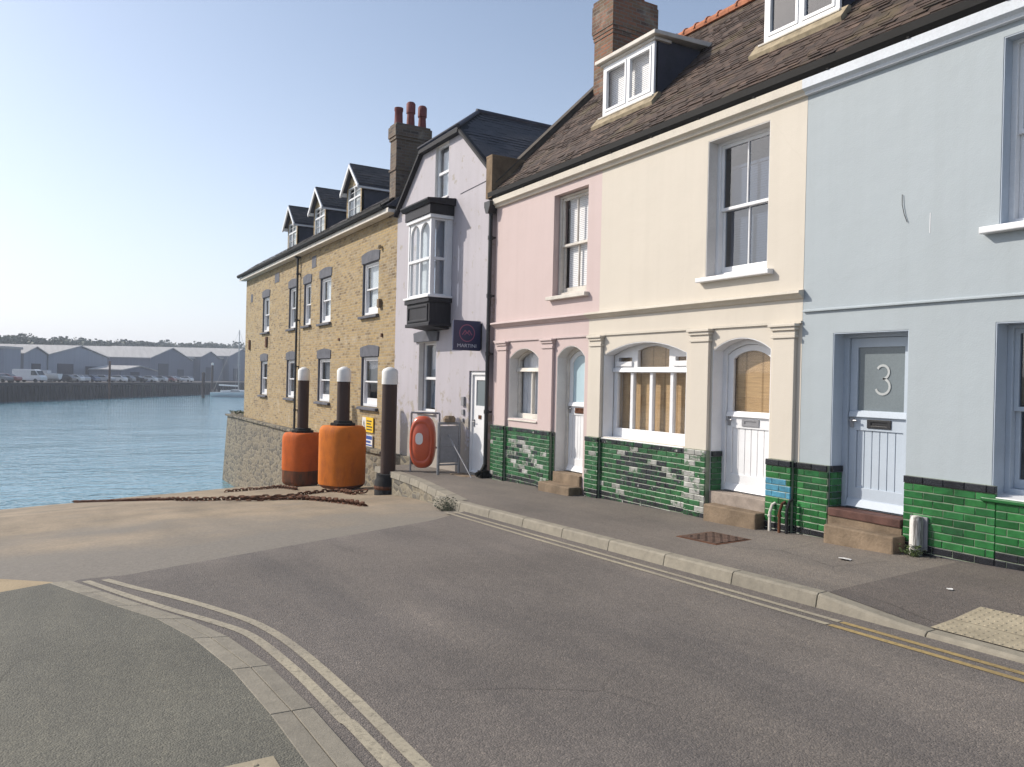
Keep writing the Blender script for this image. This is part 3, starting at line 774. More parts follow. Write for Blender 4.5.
# re-lay the left pavement edge just under the second kerb row (kept lower than the stones)
# double lines
def ribbon(mb, pts, w, z):
    pts = [V((*p, 0)) for p in pts]; Lr = []
    for k, p in enumerate(pts):
        d = (pts[min(k+1, len(pts)-1)]-pts[max(k-1, 0)]).normalized(); n = V((-d.y, d.x, 0))*w/2
        Lr.append((mb.pt((p.x+n.x, p.y+n.y, z_road(p.x)+z)), mb.pt((p.x-n.x, p.y-n.y, z_road(p.x)+z))))
    for (a, b), (c, d) in zip(Lr, Lr[1:]): mb.fi([a, b, d, c])
def dense(pts, n=6):
    out = []
    for k in range(len(pts)-1):
        p0 = V((*pts[max(k-1, 0)], 0)); p1 = V((*pts[k], 0)); p2 = V((*pts[k+1], 0)); p3 = V((*pts[min(k+2, len(pts)-1)], 0))
        for q in range(n):
            t = q/n; p = .5*((2*p1)+(p2-p0)*t+(2*p0-5*p1+4*p2-p3)*t*t+(3*p1-p0-3*p2+p3)*t**3); out.append((p.x, p.y))
    out.append(pts[-1]); return out
mb = MB()
for y in (-2.40, -2.545): ribbon(mb, [(-4.6, y+.02), (-2, y), (.6, y), (2.4, y-.01)], .06, .004)
mb.build('yellow_line', M['line_cream'], kind='structure', recalc=False)
mb = MB()
for y in (-2.41, -2.555): ribbon(mb, [(2.42, y), (8, y), (14, y)], .06, .004)
mb.build('yellow_line', M['line_yellow'], kind='structure', recalc=False)
mb = MB()
LA = [(-2.01, -7.56), (-1.3, -7.30), (-.57, -7.01), (0., -6.76), (.53, -6.58), (1.43, -6.50), (2.29, -6.48), (2.97, -6.46), (8, -6.46), (14, -6.46)]
LB = [(-2.0, -7.40), (-1.5, -7.18), (-.97, -6.92), (-.4, -6.68), (.24, -6.47), (.96, -6.37), (1.92, -6.335), (2.82, -6.33), (8, -6.33), (14, -6.33)]
for L in (LA, LB): ribbon(mb, dense(L), .075, .004)
mb.build('yellow_line', M['line_cream'], kind='structure', recalc=False)
# tactile paving
def tactile(poly, zf, x0, x1, y0, y1, inside, dz):
    mb = MB(); tri = tessellate_polygon([[V((a, b, 0)) for a, b in poly]])
    idx = [mb.pt((a, b, zf(a, b)+dz)) for a, b in poly]
    for t in tri: mb.fi([idx[k] for k in t])
    y = y0
    while y < y1:
        X = x0
        while X < x1:
            if inside(X, y):
                z = zf(X, y)+dz; mb.lathe([(.016, z-.001), (.014, z+.004), (.009, z+.006)], X, y, 8)
            X += .067
        y += .067
    mb.build('tactile_paving', M['tactile'], kind='structure')
tactile([(2.93, -2.05), (14, -2.05), (14, -1.75), (2.93, -1.75)], z_pave, 2.97, 6.5, -2.03, -1.77, lambda a, b: True, .009)
tactile([(2.93, -1.745), (14, -1.745), (14, -1.36), (2.93, -1.36)], z_pave, 2.97, 6.5, -1.72, -1.38, lambda a, b: True, .009)
tactile([(2.62, -6.93), (2.64, -8.4), (6, -8.4), (6, -6.93)], zpl, 2.68, 5.0, -8.3, -6.97, lambda a, b: True, .006)
# water, far bank
mb = MB(); mb.face([(1400, -1900, WZ), (1400, 1900, WZ), (-2000, 1900, WZ), (-2000, -1900, WZ)])
mb.build('water', water_mat(), kind='structure', recalc=False)
QA, QD = V((-142.8, -14.5, 0)), V((-.845, .535, 0)); QB = V((-.535, -.845, 0))
def qp(s, b, z): p = QA+QD*s+QB*b; return (p.x, p.y, z)
mb = MB(); mb.hexa([qp(-60, 0, -9), qp(190, 0, -9), qp(-60, 1.2, -9), qp(190, 1.2, -9), qp(-60, 0, -.35), qp(190, 0, -.35), qp(-60, 1.2, -.35), qp(190, 1.2, -.35)])
s = -60
while s < 190: mb.hexa([qp(s, -.25, -8), qp(s+.5, -.25, -8), qp(s, .01, -8), qp(s+.5, .01, -8), qp(s, -.25, -.8), qp(s+.5, -.25, -.8), qp(s, .01, -.8), qp(s+.5, .01, -.8)]); s += 1.1
mb.hexa([qp(-60, -.3, -.8), qp(190, -.3, -.8), qp(-60, 0.005, -.8), qp(190, 0.005, -.8), qp(-60, -.3, -.34), qp(190, -.3, -.34), qp(-60, 0.005, -.34), qp(190, 0.005, -.34)])
mb.build('far_quay', M['quay'], kind='structure')
mb = MB(); mb.face([qp(-60, 1.1, -.37), qp(190, 1.1, -.37), qp(190, 120, -.37), qp(-60, 120, -.37)])
mb.build('quay_yard', M['yard'], kind='structure')
mb = MB()
hx = [0, 40, 80, 120, 260, 600]; hz = [-.5, 3, 5.5, 6.5, 5, 2]
g = {}
for i, s in enumerate(range(-260, 700, 40)):
    for j, (b, z) in enumerate(zip(hx, hz)): g[i, j] = mb.pt(qp(s, 95+b, z+random.uniform(-.6, .6)*(j > 0)))
for i in range(len(range(-260, 700, 40))-1):
    for j in range(len(hx)-1): mb.fi([g[i, j], g[i+1, j], g[i+1, j+1], g[i, j+1]])
mb.build('hills', M['hill'], kind='structure', smooth=True)
# ground under the houses (behind the street front)
sheet('ground', [(14, .02), (14, 40), (-31.5, 40), (-31.5, .25), (-11.6, .25), (-11.6, .02)], lambda a, b: -.33, M['pave'])

# ------------------------------------------------------------------ the terrace: pink, cream and blue houses
def lining(parent, loops, mat, y0=.004, y1=.20, t=.012):
    """painted reveal lining of openings: each (x0,x1,z0,spring,top)"""
    mb = MB()
    for (x0, x1, z0, sp, tp) in loops:
        mb.plate([arch(x0-.004, x1+.004, z0-.004, sp+.004, tp+.004), arch(x0+t, x1-t, z0+t*.2, sp-t*.4 if tp > sp else sp-t, tp-t)], y0, y1)
    return mb.build('reveal', M[mat], parent)
def side_walls(mb, x0, x1, top, depth=6.2, t=.22, bot=-.6):
    mb.box(x0, x0+t, .31, depth, bot, top); mb.box(x1-t, x1, .31, depth, bot, top); mb.box(x0+t+.002, x1-t-.002, depth-t, depth, bot, top)
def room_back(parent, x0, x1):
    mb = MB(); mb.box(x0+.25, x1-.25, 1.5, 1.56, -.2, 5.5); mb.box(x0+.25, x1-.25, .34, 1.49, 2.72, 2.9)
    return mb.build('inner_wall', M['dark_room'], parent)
def cornice(parent, x0, x1, mat):
    mb = MB(); mb.prism([(0, 5.40), (-.05, 5.405), (-.062, 5.44), (-.11, 5.468), (-.11, 5.58), (0, 5.58)], x0, x1)
    k = x0+.6
    return mb.build('cornice', M[mat], parent)
def gutter(parent, x0, x1):
    mb = MB(); mb.prism([(-.02, 5.59), (-.11, 5.59), (-.145, 5.64), (-.15, 5.73), (-.135, 5.73), (-.128, 5.65), (-.10, 5.61), (-.02, 5.61)], x0, x1)
    mb.box(x0, x1, -.03, .01, 5.59, 5.77)
    xx = x0+.35
    while xx < x1-.1: mb.box(xx, xx+.03, -.125, -.02, 5.584, 5.60); xx += 1.0
    return mb.build('gutter', M['gutter'], parent)
RS = V((0, .70711, .70711))
def terrace_roof(parent, x0, x1, dormers, mat='roof_tile'):
    mb = MB(); O = V((x0, -.13, 5.70)); L = x1-x0
    def skip(u, s):
        y = -.13+s*.7071
        return any(a+.03 < x0+u < b-.03 and .9 < y < 1.75 for a, b in dormers)
    tiled(mb, O, (1, 0, 0), RS, L, 3.23/.7071, skip=skip)
    r = mb.build('roof', M[mat], parent, recalc=False)
    u = MB(); u.prism([(-.08, 5.74), (3.1, 8.91), (6.3, 5.72), (6.3, 5.62), (3.1, 8.81), (-.08, 5.64)], x0, x1)
    u.build('roof_deck', M['roof_under'], r)
    rt = MB(); x = x0
    while x < x1-.02:
        b = min(x+.31, x1); rt.prism([(3.1+.13*math.cos(a), 8.92+.12*math.sin(a)) for a in [math.pi*k/7-.35 + k*.1 for k in range(8)]], x+.004, b-.004)
        if b-x > .2: rt.prism([(3.1+.15*math.cos(a), 8.92+.145*math.sin(a)) for a in [math.pi*k/7 for k in range(8)]], x+.002, x+.035)
        x += .31
    rt.build('ridge_tiles', M['ridge'], r)
    return r
def dormer(parent, x0, x1, white_roof=True, blindmat='blind', pane='glass_clear', blind=True):
    y, zb, zt = .85, 6.73, 7.72
    mb = MB()
    for xa, xb in ((x0+.0, x0+.06), (x1-.06, x1)):
        mb.prism([(y+.002, zb-.02), (y+.002, zt), (2.05, zt), (1.85, 7.62)], xa, xb)
    mb.box(x0+.06, x1-.06, 1.75, 1.8, 7.5, zt)
    d = mb.build('dormer', M['slate'], parent)
    r = MB(); r.prism([(y-.15, zt-.0), (y-.15, zt+.07), (2.15, zt+.15), (2.15, zt+.06)], x0-.13, x1+.13); r.box(x0-.05, x1+.05, y-.075, y+.3, zt-.05, zt+.003)
    r.build('dormer_roof', M['offwhite'], d, bevel=.01)
    f = MB(); f.prism([(y, zb+.03), (y-.05, zb+.025), (y-.20, zb-.16), (y-.18, zb-.22), (y, zb-.08)], x0-.14, x1+.14)
    f.build('flashing', M['moss_cement'], d)
    w = fwin(d, x0, x1, zb+.02, zt-.045, y-.04, kind='casement2', pane=pane, blind=('slats', .05, .95, .04, .96, blindmat) if blind else None, sill=(.05, .07, .05, 'offwhite', .03), ft=.07)
    return d
def string_course(parent, x0, x1, mat):
    mb = MB(); mb.prism([(0, 3.05), (-.10, 3.03), (-.105, 3.0), (-.06, 2.975), (-.03, 2.945), (0, 2.935)], x0, x1)
    return mb.build('string_course', M[mat], parent)
def pilaster(parent, x0, x1, mat, base):
    mb = MB(); mb.box(x0+.01, x1-.01, -.055, .0, base, 2.46); mb.box(x0-.012, x1+.012, -.075, 0, 2.46, 2.50)
    mb.box(x0, x1, -.06, 0, 2.50, 2.555); mb.box(x0-.015, x1+.015, -.085, 0, 2.555, 2.60); mb.box(x0-.035, x1+.035, -.11, 0, 2.60, 2.635)
    return mb.build('pilaster', M[mat], parent, bevel=.006)
def frieze_line(parent, x0, x1, mat):
    mb = MB(); mb.box(x0, x1, -.028, 0, 2.637, 2.668); return mb.build('moulding', M[mat], parent)
hpx = lambda X: z_pave(X, 0)
def flake_pink(x, z, c):
    d = ((x+6.5)/.62)**2+((z-.45)/.42)**2+random.uniform(-.35, .35)
    if d < .75: return random.choice((.95, .97, .99, .93, .05, .04, .4))
    return random.choice((.97, .03)) if random.random() < .08 and c > .1 else c
def flake_cream(x, z, c):
    d = ((x+2.95)/.85)**2+((z-.50)/.27)**2+random.uniform(-.3, .3)
    if d < .85 and c > .1: return random.choice((.04, .03, .05, .05, .04, .06, .04, .95, .3))
    if x > -2.1: return random.choice((.97, .94, .99, .3, .5, .6, .7)) if c > .1 else (.97 if random.random() < .2 else c)
    return random.choice((.97, .94)) if random.random() < .06 and c > .1 else c
def dado(parent, spans, pil, mat, blue=False, colf=None):
    for n, (a, b) in enumerate(list(spans)+list(pil)):
        y, top = (-.035, .948) if n < len(spans) else (-.095, .952)
        mb = MB(); wall_tiles(mb, a, b, hpx, top, y, blue=blue and n >= len(spans), colf=colf)
        o = mb.build('tile_dado', M[mat], parent, recalc=True)
        g = MB(); g.box(a+.003, b-.003, y+.002, .001, -.5, top-.003); g.build('grout', M['grout'], o)
def dado_return(parent, X, y0, y1, mat, face=1, ztop=.948):
    """tiles that turn the corner into a doorway"""
    mb = MB(); tt = lambda p: V((X+face*(-p.y-.0)*1., p.x, p.z))
    mb.t = tt; wall_tiles(mb, y0, y1, lambda a: hpx(X), ztop, -.03); 
    return mb.build('tile_return', M[mat], parent)
def step(parent, x0, x1, y0, ztop, zb, mat, side='sandstone'):
    mb = MB(); mb.box(x0, x1, y0, -.04, zb, ztop); return mb.build('doorstep', M[mat], parent, bevel=.018)

# --- pink house
pk = thing('pink_house', 'pink painted terraced house with flaking green tiles below and one upstairs sash window', 'house', (-5.9, 0, 0))
PW = [(-7.05, -5.97, 1.12, 2.30, 2.49), (-5.35, -4.49, .12, 2.30, 2.50), (-5.56, -4.50, 3.42, 5.25, 5.25)]
mb = MB(); mb.plate([[(-7.7, -.6), (-4.4, -.6), (-4.4, 2.94), (-4.12, 2.94), (-4.12, 5.66), (-7.7, 5.66)]]+[arch(*q) for q in PW], 0, .3)
side_walls(mb, -7.7, -4.125, 5.6); mb.prism([(.3, 5.6), (6.2, 5.6), (6.2, 5.65), (3.1, 8.75), (.3, 5.95)], -7.7, -7.5)
mb.build('wall', M['pink'], pk)
room_back(pk, -7.7, -4.4)
lining(pk, PW[:2], 'reveal_grey')
string_course(pk, -7.7, -4.42, 'pink_trim'); cornice(pk, -7.7, -4.12, 'cream_trim'); gutter(pk, -7.86, -4.12)
pilaster(pk, -7.46, -7.09, 'pink', .95); pilaster(pk, -5.78, -5.42, 'pink', .95)
frieze_line(pk, -7.7, -4.42, 'pink_trim')
dado(pk, [(-7.7, -7.48), (-7.07, -5.80), (-5.40, -5.355)], [(-7.48, -7.07), (-5.8, -5.4)], 'tile_worn', colf=flake_pink)
fwin(pk, -7.04, -5.98, 1.12, 2.485, .20, kind='transom', arch_rise=.19, frame='offwhite', pane='glass_clear', blind=('curtain', .04, .96, .05, .97, 'voile'), sill=(.0, .225, .05, 'offwhite', .02), low_rail=.10)
door(pk, -5.34, -4.50, .25, 2.49, .23, 'white', 'offwhite', 'frost_pale', rise=.19, glass_z=(.558, .9), letterbox='rust')
step(pk, -5.40, -4.43, -.32, .07, -.4, 'sandstone')
mb = MB(); mb.box(-5.335, -4.505, -.05, .2, .06, .245); mb.build('threshold', M['sandstone'], pk, bevel=.01)
fwin(pk, -5.55, -4.51, 3.42, 5.24, .12, frame='offwhite', pane='glass_clear', blind=('slats', .14, .97, .06, .95, 'blind'), sill=(.09, .22, .085, 'offwhite', .12))
r = terrace_roof(pk, -7.7, -4.12, [(-5.25, -3.83)])
dormer(pk, -5.25, -3.83)
mb = MB(); mb.prism([(-.04, 5.60), (3.1, 8.74), (3.1, 9.06), (-.04, 5.92)], -7.93, -7.705); mb.prism([(-.05, 5.915), (3.1, 9.065), (3.1, 9.10), (-.05, 5.95)], -7.95, -7.69)
mb.build('parapet', M['sooty'], pk, bevel=.01)
mb = MB(); mb.box(-7.95, -7.70, -.14, 1.3, 5.62, 6.46); mb.box(-7.955, -7.695, -.145, 1.32, 6.462, 6.5)
mb.build('party_wall', M['sooty_brown'], pk)
mb = MB(); X0, X1, Y0, Y1 = -7.66, -7.0, 2.34, 3.5
mb.box(X0, X1, Y0, Y1, 7.9, 9.35)
for k, (e, za, zb) in enumerate(((.015, 9.35, 9.43), (.03, 9.43, 9.51), (.045, 9.51, 10.12), (.03, 10.12, 10.22))): mb.box(X0-e, X1+e, Y0-e, Y1+e, za+.001, zb)
ch = mb.build('chimney', M['chimney_brick'], pk)
for y in (2.6, 2.98, 3.34):
    q = MB(); q.lathe([(.15, 10.18), (.14, 10.25), (.115, 10.22), (.10, 10.62), (.13, 10.64), (.13, 10.7), (.09, 10.7), (.085, 10.3)], -7.36, y, 14); q.build('chimney_pot', M['pot'], ch, smooth=True)
mb = MB(); mb.box(X0-.02, X1+.02, Y0-.02, Y1+.02, 8.18, 8.3)
def downpipe(parent, x, y, z0, z1, mat='black', r=.042, hopper=True, brk=(1.2, 2.4, 3.6, 4.8)):
    mb = MB(); mb.tube([(x, y, z0), (x, y, z0+.15), (x, y, z1)], r, 10)
    for z in brk:
        if z0 < z < z1: mb.tube([(x, y, z-.04), (x, y, z+.04)], r*1.3, 10); mb.box(x-.075, x+.075, y, y+.09, z-.02, z+.02)
    if hopper: mb.prism([(x-.12, z1+.16), (x+.12, z1+.16), (x+.12, z1+.06), (x+.05, z1-.08), (x-.05, z1-.08), (x-.12, z1+.06)], y-.1, y+.09, 'Y')
    return mb.build('downpipe', M[mat], parent)
downpipe(pk, -7.80, -.09, -.2, 5.38); 
mb = MB(); mb.box(-7.92, -7.72, -.2, .0, -.17, -.02); mb.tube([(-7.80, -.09, 0.1), (-7.80, -.16, -.03), (-7.80, -.3, -.1)], .05, 8); mb.build('drain', M['gutter'], pk)

# --- cream house
cm = thing('cream_house', 'cream painted terraced house with wide arched ground floor window and green tiled base', 'house', (-2, 0, 0))
CW = [(-3.96, -2.0, .97, 2.32, 2.51), (-1.49, -.47, .30, 2.34, 2.50), (-1.67, -.57, 3.37, 5.27, 5.27)]
mb = MB(); mb.plate([[(-4.4, -.6), (0, -.6), (0, 5.66), (-4.12, 5.66), (-4.12, 2.94), (-4.4, 2.94)]]+[arch(*q) for q in CW], 0, .3)
side_walls(mb, -4.12, -.003, 5.6)
mb.build('wall', M['cream'], cm); room_back(cm, -4.12, 0)
lining(cm, CW[:2], 'white')
string_course(cm, -4.42, .015, 'cream_trim'); cornice(cm, -4.12, 0, 'cream_trim'); gutter(cm, -4.12, 0)
for a, b in ((-4.29, -3.97), (-1.88, -1.51), (-.41, -.06)): pilaster(cm, a, b, 'cream', .95)
frieze_line(cm, -4.42, -.0, 'cream_trim')
dado(cm, [(-4.395, -4.31), (-3.95, -1.90)], [(-4.31, -3.95), (-1.90, -1.495)], 'tile_worn', colf=flake_cream)
dado(cm, [(-.045, -.002)], [(-.43, -.045)], 'tile', blue=True)
dado_return(cm, -1.49, .0, .185, 'tile_worn', face=1)
fwin(cm, -3.95, -2.01, .97, 2.505, .21, kind='shop', arch_rise=.19, blind=('flat', .03, .97, .04, .97, 'bamboo'), sill=(-.0, .245, .09, 'white', .0), pane='glass_clear')
door(cm, -1.48, -.48, .41, 2.49, .22, 'white', 'white', 'glass_clear', rise=.16, glass_z=(.528, .92), blind='bamboo')
mb = MB(); mb.box(-1.47, -.485, -.03, .2, .2, .405); mb.build('threshold', M['pale_stone'], cm, bevel=.01)
step(cm, -1.36, -.45, -.24, .255, -.1, 'sandstone')
fwin(cm, -1.66, -.58, 3.37, 5.26, .17, pane='glass_dark', blind=('slats', .14, .97, .05, .80, 'blind_grey'), sill=(.11, .27, .08, 'white', .17))
lining(cm, CW[2:], 'reveal_grey', y1=.17)
terrace_roof(cm, -4.12, 0, [(-5.25, -3.83), (-1.45, -.2)])
dormer(cm, -1.45, -.2, blind=False, pane='glass_dark')

# --- blue house
bl = thing('blue_house', 'pale blue painted terraced house with numbered blue front door above a stone step', 'house', (2.6, 0, 0))
BW = [(.44, 1.38, .33, 2.5, 2.5), (2.27, 3.55, .84, 2.53, 2.53), (2.28, 3.45, 3.48, 5.29, 5.29)]
mb = MB(); mb.plate([[(0, -.6), (6.4, -.6), (6.4, 5.66), (0, 5.66)]]+[arch(*q) for q in BW], 0.003, .3)
side_walls(mb, .003, 6.4, 5.6); mb.build('wall', M['blue'], bl); room_back(bl, 0, 6.4)
lining(bl, BW[:2], 'pale_blue', y0=.008); lining(bl, BW[2:], 'pale_blue', y0=.008, y1=.15)
cornice(bl, 0, 6.4, 'blue_white'); gutter(bl, 0, 6.4)
mb = MB(); mb.prism([(0.005, 2.80), (-.012, 2.80), (-.030, 2.785), (-.030, 2.77), (0.005, 2.765)], .02, 6.4); mb.build('moulding', M['blue'], bl)
dado(bl, [(.004, .44), (1.39, 2.33)], [], 'tile')
mb = MB(); wall_tiles(mb, 2.335, 6.4, hpx, .79, -.035, cap=False); o = mb.build('tile_dado', M['tile'], bl)
g = MB(); g.box(2.34, 6.4, -.033, .0, -.5, .788); g.build('grout', M['grout'], o)
mb = MB(); mb.box(2.20, 6.4, -.07, .12, .79, .832); mb.build('tile_sill', M['tile'], bl, bevel=.012)
mb = MB(); mb.t = lambda p: V((.43-p.y, p.x, p.z)); wall_tiles(mb, .0, .185, lambda a: .3, .948, -.035); mb.build('tile_return', M['tile'], bl)
mb = MB(); mb.box(.45, 1.37, -.03, .19, .2, .37); mb.build('sill_stone', M['sandstone'], bl)
door(bl, .45, 1.37, .47, 2.49, .22, 'pale_blue', 'pale_blue', 'frost', rise=0.0, glass_z=(.561, .92), number='3', letterbox='black')
mb = MB(); mb.box(.455, 1.365, -.045, .19, .372, .465); mb.build('threshold', M['brown_paint'], bl, bevel=.01)
step(bl, .57, 1.43, -.26, .305, -.1, 'sandstone')
fwin(bl, 2.28, 3.54, .86, 2.52, .20, frame='pale_blue', blind=('slats', .1, .95, .04, .95, 'blind_grey'), pane='glass_dark', sill=(.0, .235, .03, 'white', .0))
fwin(bl, 2.29, 3.44, 3.48, 5.28, .14, frame='white', blind=('slats', .1, .95, .04, .7, 'blind'), pane='glass_dark', sill=(.15, .24, .085, 'white', .14))
terrace_roof(bl, 0, 6.4, [])
mb = MB(); mb.tube([(1.27, -.008, 3.96), (1.275, -.012, 3.85), (1.30, -.01, 3.74), (1.335, -.008, 3.65)], .0035, 6); mb.build('cable', M['black'], bl)
mb = MB(); mb.hexa([(1.588, y, z) if a else (1.581, y, z) for z in (3.50, 3.71) for y in (.0005, .01) for a in (0, 1)])
mb.build('scrape', M['white'], bl)
#@@PART3
# ------------------------------------------------------------------ mauve house with the jerkin-head gable and oriel
mv = thing('mauve_house', 'pale mauve rendered gabled house with a dark timbered first floor bay window', 'house', (-10.5, 0, -.25))
XL, XR, RX = -13.1, -7.9, -10.45
MW = [(-11.52, -10.5, 1.06, 2.75, 2.75), (-8.78, -7.98, -.16, 2.05, 2.05), (-10.80, -10.05, 6.13, 7.42, 7.42)]
mb = MB()
out = [(XL, -1.6), (XR, -1.6), (XR, 6.18), (RX+1.02, 7.47), (RX-1.02, 7.47), (XL+.42, 6.5), (XL, 6.4)]
mb.plate([out]+[arch(*q) for q in MW], -.0, .3)
mb.box(XL, XL+.2, .31, 6.2, -1, 6.3); mb.box(XR-.2, XR-.005, .31, 6.2, -1, 6.1); mb.box(XL+.21, XR-.21, 6, 6.2, -1, 6.3)
mb.build('wall', M['mauve'], mv)
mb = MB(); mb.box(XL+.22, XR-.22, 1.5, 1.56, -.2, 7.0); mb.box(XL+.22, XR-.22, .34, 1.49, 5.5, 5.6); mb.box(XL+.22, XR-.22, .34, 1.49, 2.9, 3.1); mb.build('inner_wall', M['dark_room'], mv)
# roof: two slopes, half hip at the street end
mb = MB(); zr = 8.33; k = (zr-7.52)/1.05
eR, eL = (XR+.10-RX), (RX-XL-.0)
def slope(side):
    e = eR if side > 0 else eL
    ez = zr-.80*e
    A = (RX+side*1.05, -.10, 7.52); B = (RX, .95, zr); Cc = (RX, 6.4, zr); D = (RX+side*e, 6.4, ez); E_ = (RX+side*e, -.10, ez)
    return [A, B, Cc, D, E_]
for sd in (1, -1):
    P = slope(sd); idx = [mb.pt(p) for p in P]; mb.fi(idx); low = [mb.pt((p[0], p[1], p[2]-.09)) for p in P]; mb.fi(low[::-1])
    for q in range(5): mb.fi([idx[q], idx[(q+1) % 5], low[(q+1) % 5], low[q]])
h = [(RX-1.08, -.13, 7.50), (RX+1.08, -.13, 7.50), (RX, .97, zr+.012)]
i = [mb.pt(p) for p in h]; j = [mb.pt((p[0], p[1], p[2]-.09)) for p in h]; mb.fi(i); mb.fi(j[::-1])
for q in range(3): mb.fi([i[q], i[(q+1) % 3], j[(q+1) % 3], j[q]])
rf = mb.build('roof', M['barge'], mv)
mb = MB(); S_ = V((-1, 0, .8)).normalized(); tiled(mb, (RX+eR, .0, zr-.8*eR+.01), (0, 1, 0), S_, 6.3, eR/S_.x*-1., tw=.25, ex=.16, thick=.007, jit=.004,
    skip=lambda u, s: u < .97 and (RX+eR+S_.x*s) < RX+1.05-(u)*.95)
mb.build('slates', M['slate_tile'], rf, recalc=False)
mb = MB()
mb.tube([(RX, .9, zr+.03), (RX, 6.4, zr+.03)], .07, 8); mb.tube([(RX+1.1, -.13, 7.53), (RX, .95, zr+.03)], .05, 8); mb.tube([(RX-1.1, -.13, 7.53), (RX, .95, zr+.03)], .05, 8)
mb.build('ridge_tiles', M['slate'], rf, smooth=True)
mb = MB()
for sd, e in ((1, eR), (-1, eL)):
    a, b = V((RX+sd*1.05, 0, 7.52)), V((RX+sd*e, 0, zr-.8*e)); n = V((sd*.6, 0, .78))
    mb.hexa([(a.x, -.12, a.z-.02), (a.x, .0, a.z-.02), (b.x, -.12, b.z-.02), (b.x, .0, b.z-.02), (a.x, -.12, a.z-.10), (a.x, .0, a.z-.10), (b.x, -.12, b.z-.10), (b.x, .0, b.z-.10)])
mb.box(RX-1.08, RX+1.08, -.14, -.0, 7.40, 7.46)
mb.build('bargeboard', M['barge'], rf)
fwin(mv, MW[2][0]+.01, MW[2][1]-.01, MW[2][2], MW[2][3]-.01, .07, kind='narrow', frame='white', pane='glass', blind=('flat', .04, .96, .03, .97, 'voile'), sill=(.03, .10, .05, 'reveal_grey', .1))
lining(mv, MW[:1]+MW[2:], 'reveal_grey', y1=.12)
fwin(mv, MW[0][0]+.01, MW[0][1]-.01, 1.06, 2.74, .15, kind='narrow', frame='white', pane='glass_dark', blind=('flat', .1, .9, .05, .95, 'curtain'), sill=(.06, .21, .06, 'offwhite', .12))
mb = MB(); mb.plate([[(-11.72, 2.76), (-10.38, 2.76), (-10.34, 2.98)]+[(-10.34-1.42*t, 2.98+.05*math.sin(math.pi*t)) for t in (.2, .4, .6, .8)]+[(-11.76, 2.98)]], -.06, .1); mb.build('lintel', M['lintel'], mv, bevel=.008)
# door
mb = MB(); mb.plate([rect(-8.77, -7.985, -.15, 2.04), rect(-8.70, -8.05, -.12, 1.97)], .04, .2)
mb2 = MB(); mb2.plate([rect(-8.70, -8.05, -.13, 1.97), rect(-8.58, -8.16, 1.30, 1.85)], .08, .125)
dd = mb2.build('door', M['white'], mv, bevel=.004); mb.build('frame', M['white'], dd)
mb = MB(); mb.plate([rect(-8.60, -8.14, 1.28, 1.87)], .10, .104); mb.build('pane', M['frost'], dd)
mb = MB(); mb.box(-8.44, -8.32, .066, .08, 1.02, 1.10); mb.build('letterbox', M['rust'], dd)
mb = MB(); mb.box(-8.66, -8.62, .055, .08, .85, 1.0); mb.tube([(-8.64, .06, .95), (-8.64, .03, .95), (-8.54, .03, .95)], .01, 6); mb.build('handle', M['galv'], dd)
mb = MB(); mb.box(-8.85, -7.95, -.38, -.01, -.5, -.18); mb.build('doorstep', M['sandstone'], mv, bevel=.015)
mb = MB(); mb.box(-9.06, -8.93, -.05, 0, 1.28, 1.48); mb.box(-9.05, -8.95, -.04, 0, 1.08, 1.2); mb.box(-9.03, -8.97, -.04, 0, .92, 1.0); mb.build('meter_box', M['steel_grey'], mv, bevel=.006)
mb = MB(); mb.tube([(-7.97, -.008, 6.08), (-9.4, -.008, 6.03)], .006, 5); mb.build('cable', M['lintel'], mv)
# oriel bay
OX0, OX1, OD = -11.06, -9.76, .54
mb = MB()
mb.box(OX0, OX1, -OD, -.002, 3.10, 3.70); mb.box(OX0-.05, OX1+.05, -OD-.05, -.002, 3.60, 3.70); mb.box(OX0-.03, OX1+.03, -OD-.03, -.002, 3.06, 3.14)
mb.prism([(-OD+.06, 3.059), (-.002, 3.059), (-.002, 3.0)], OX0+.08, OX1-.08)
for a, b in ((OX0+.08, OX1-.08),):
    mb.box(a, b, -OD-.025, -OD, 3.17, 3.22); mb.box(a, b, -OD-.025, -OD, 3.50, 3.56); mb.box(a, a+.06, -OD-.025, -OD, 3.22, 3.50); mb.box(b-.06, b, -OD-.025, -OD, 3.22, 3.50)
ob = mb.build('bay', M['dark_wood'], mv, bevel=.008)
mb = MB(); mb.box(OX0-.04, OX1+.04, -OD-.04, -.003, 5.50, 5.585); mb.box(OX0-.07, OX1+.07, -OD-.08, -.003, 3.705, 3.755); mb.box(OX0-.0, OX0+.07, -OD-.0, -OD+.07, 3.756, 5.499); mb.box(OX1-.07, OX1, -OD, -OD+.07, 3.756, 5.499)
mb.box(OX0, OX0+.05, -.14, -.003, 3.756, 5.499); mb.box(OX1-.05, OX1, -.14, -.003, 3.756, 5.499)
mb.build('bay_frame', M['white'], ob, bevel=.006)
window(ob, (OX0+.07, -OD+.02, 3.756), FU, FW, OX1-OX0-.14, 1.743, kind='twoarch', pane='glass', blind=('flat', .02, .98, .02, .98, 'voile'))
window(ob, (OX1-.02, -OD+.07, 3.756), (0, 1, 0), (1, 0, 0), OD-.21, 1.743, kind='narrow', pane='glass_dark', blind=('flat', .3, .95, .02, .98, 'curtain'), ft=.04)
mb = MB(); mb.box(OX0-.07, OX1+.07, -OD-.07, -.003, 5.586, 5.80); mb.prism([(-OD-.10, 5.80), (-OD-.17, 5.87), (-OD-.17, 5.91), (-.003, 5.97), (-.003, 5.80)], OX0-.15, OX1+.15)
mb.build('bay_roof', M['dark_wood'], ob, bevel=.008)

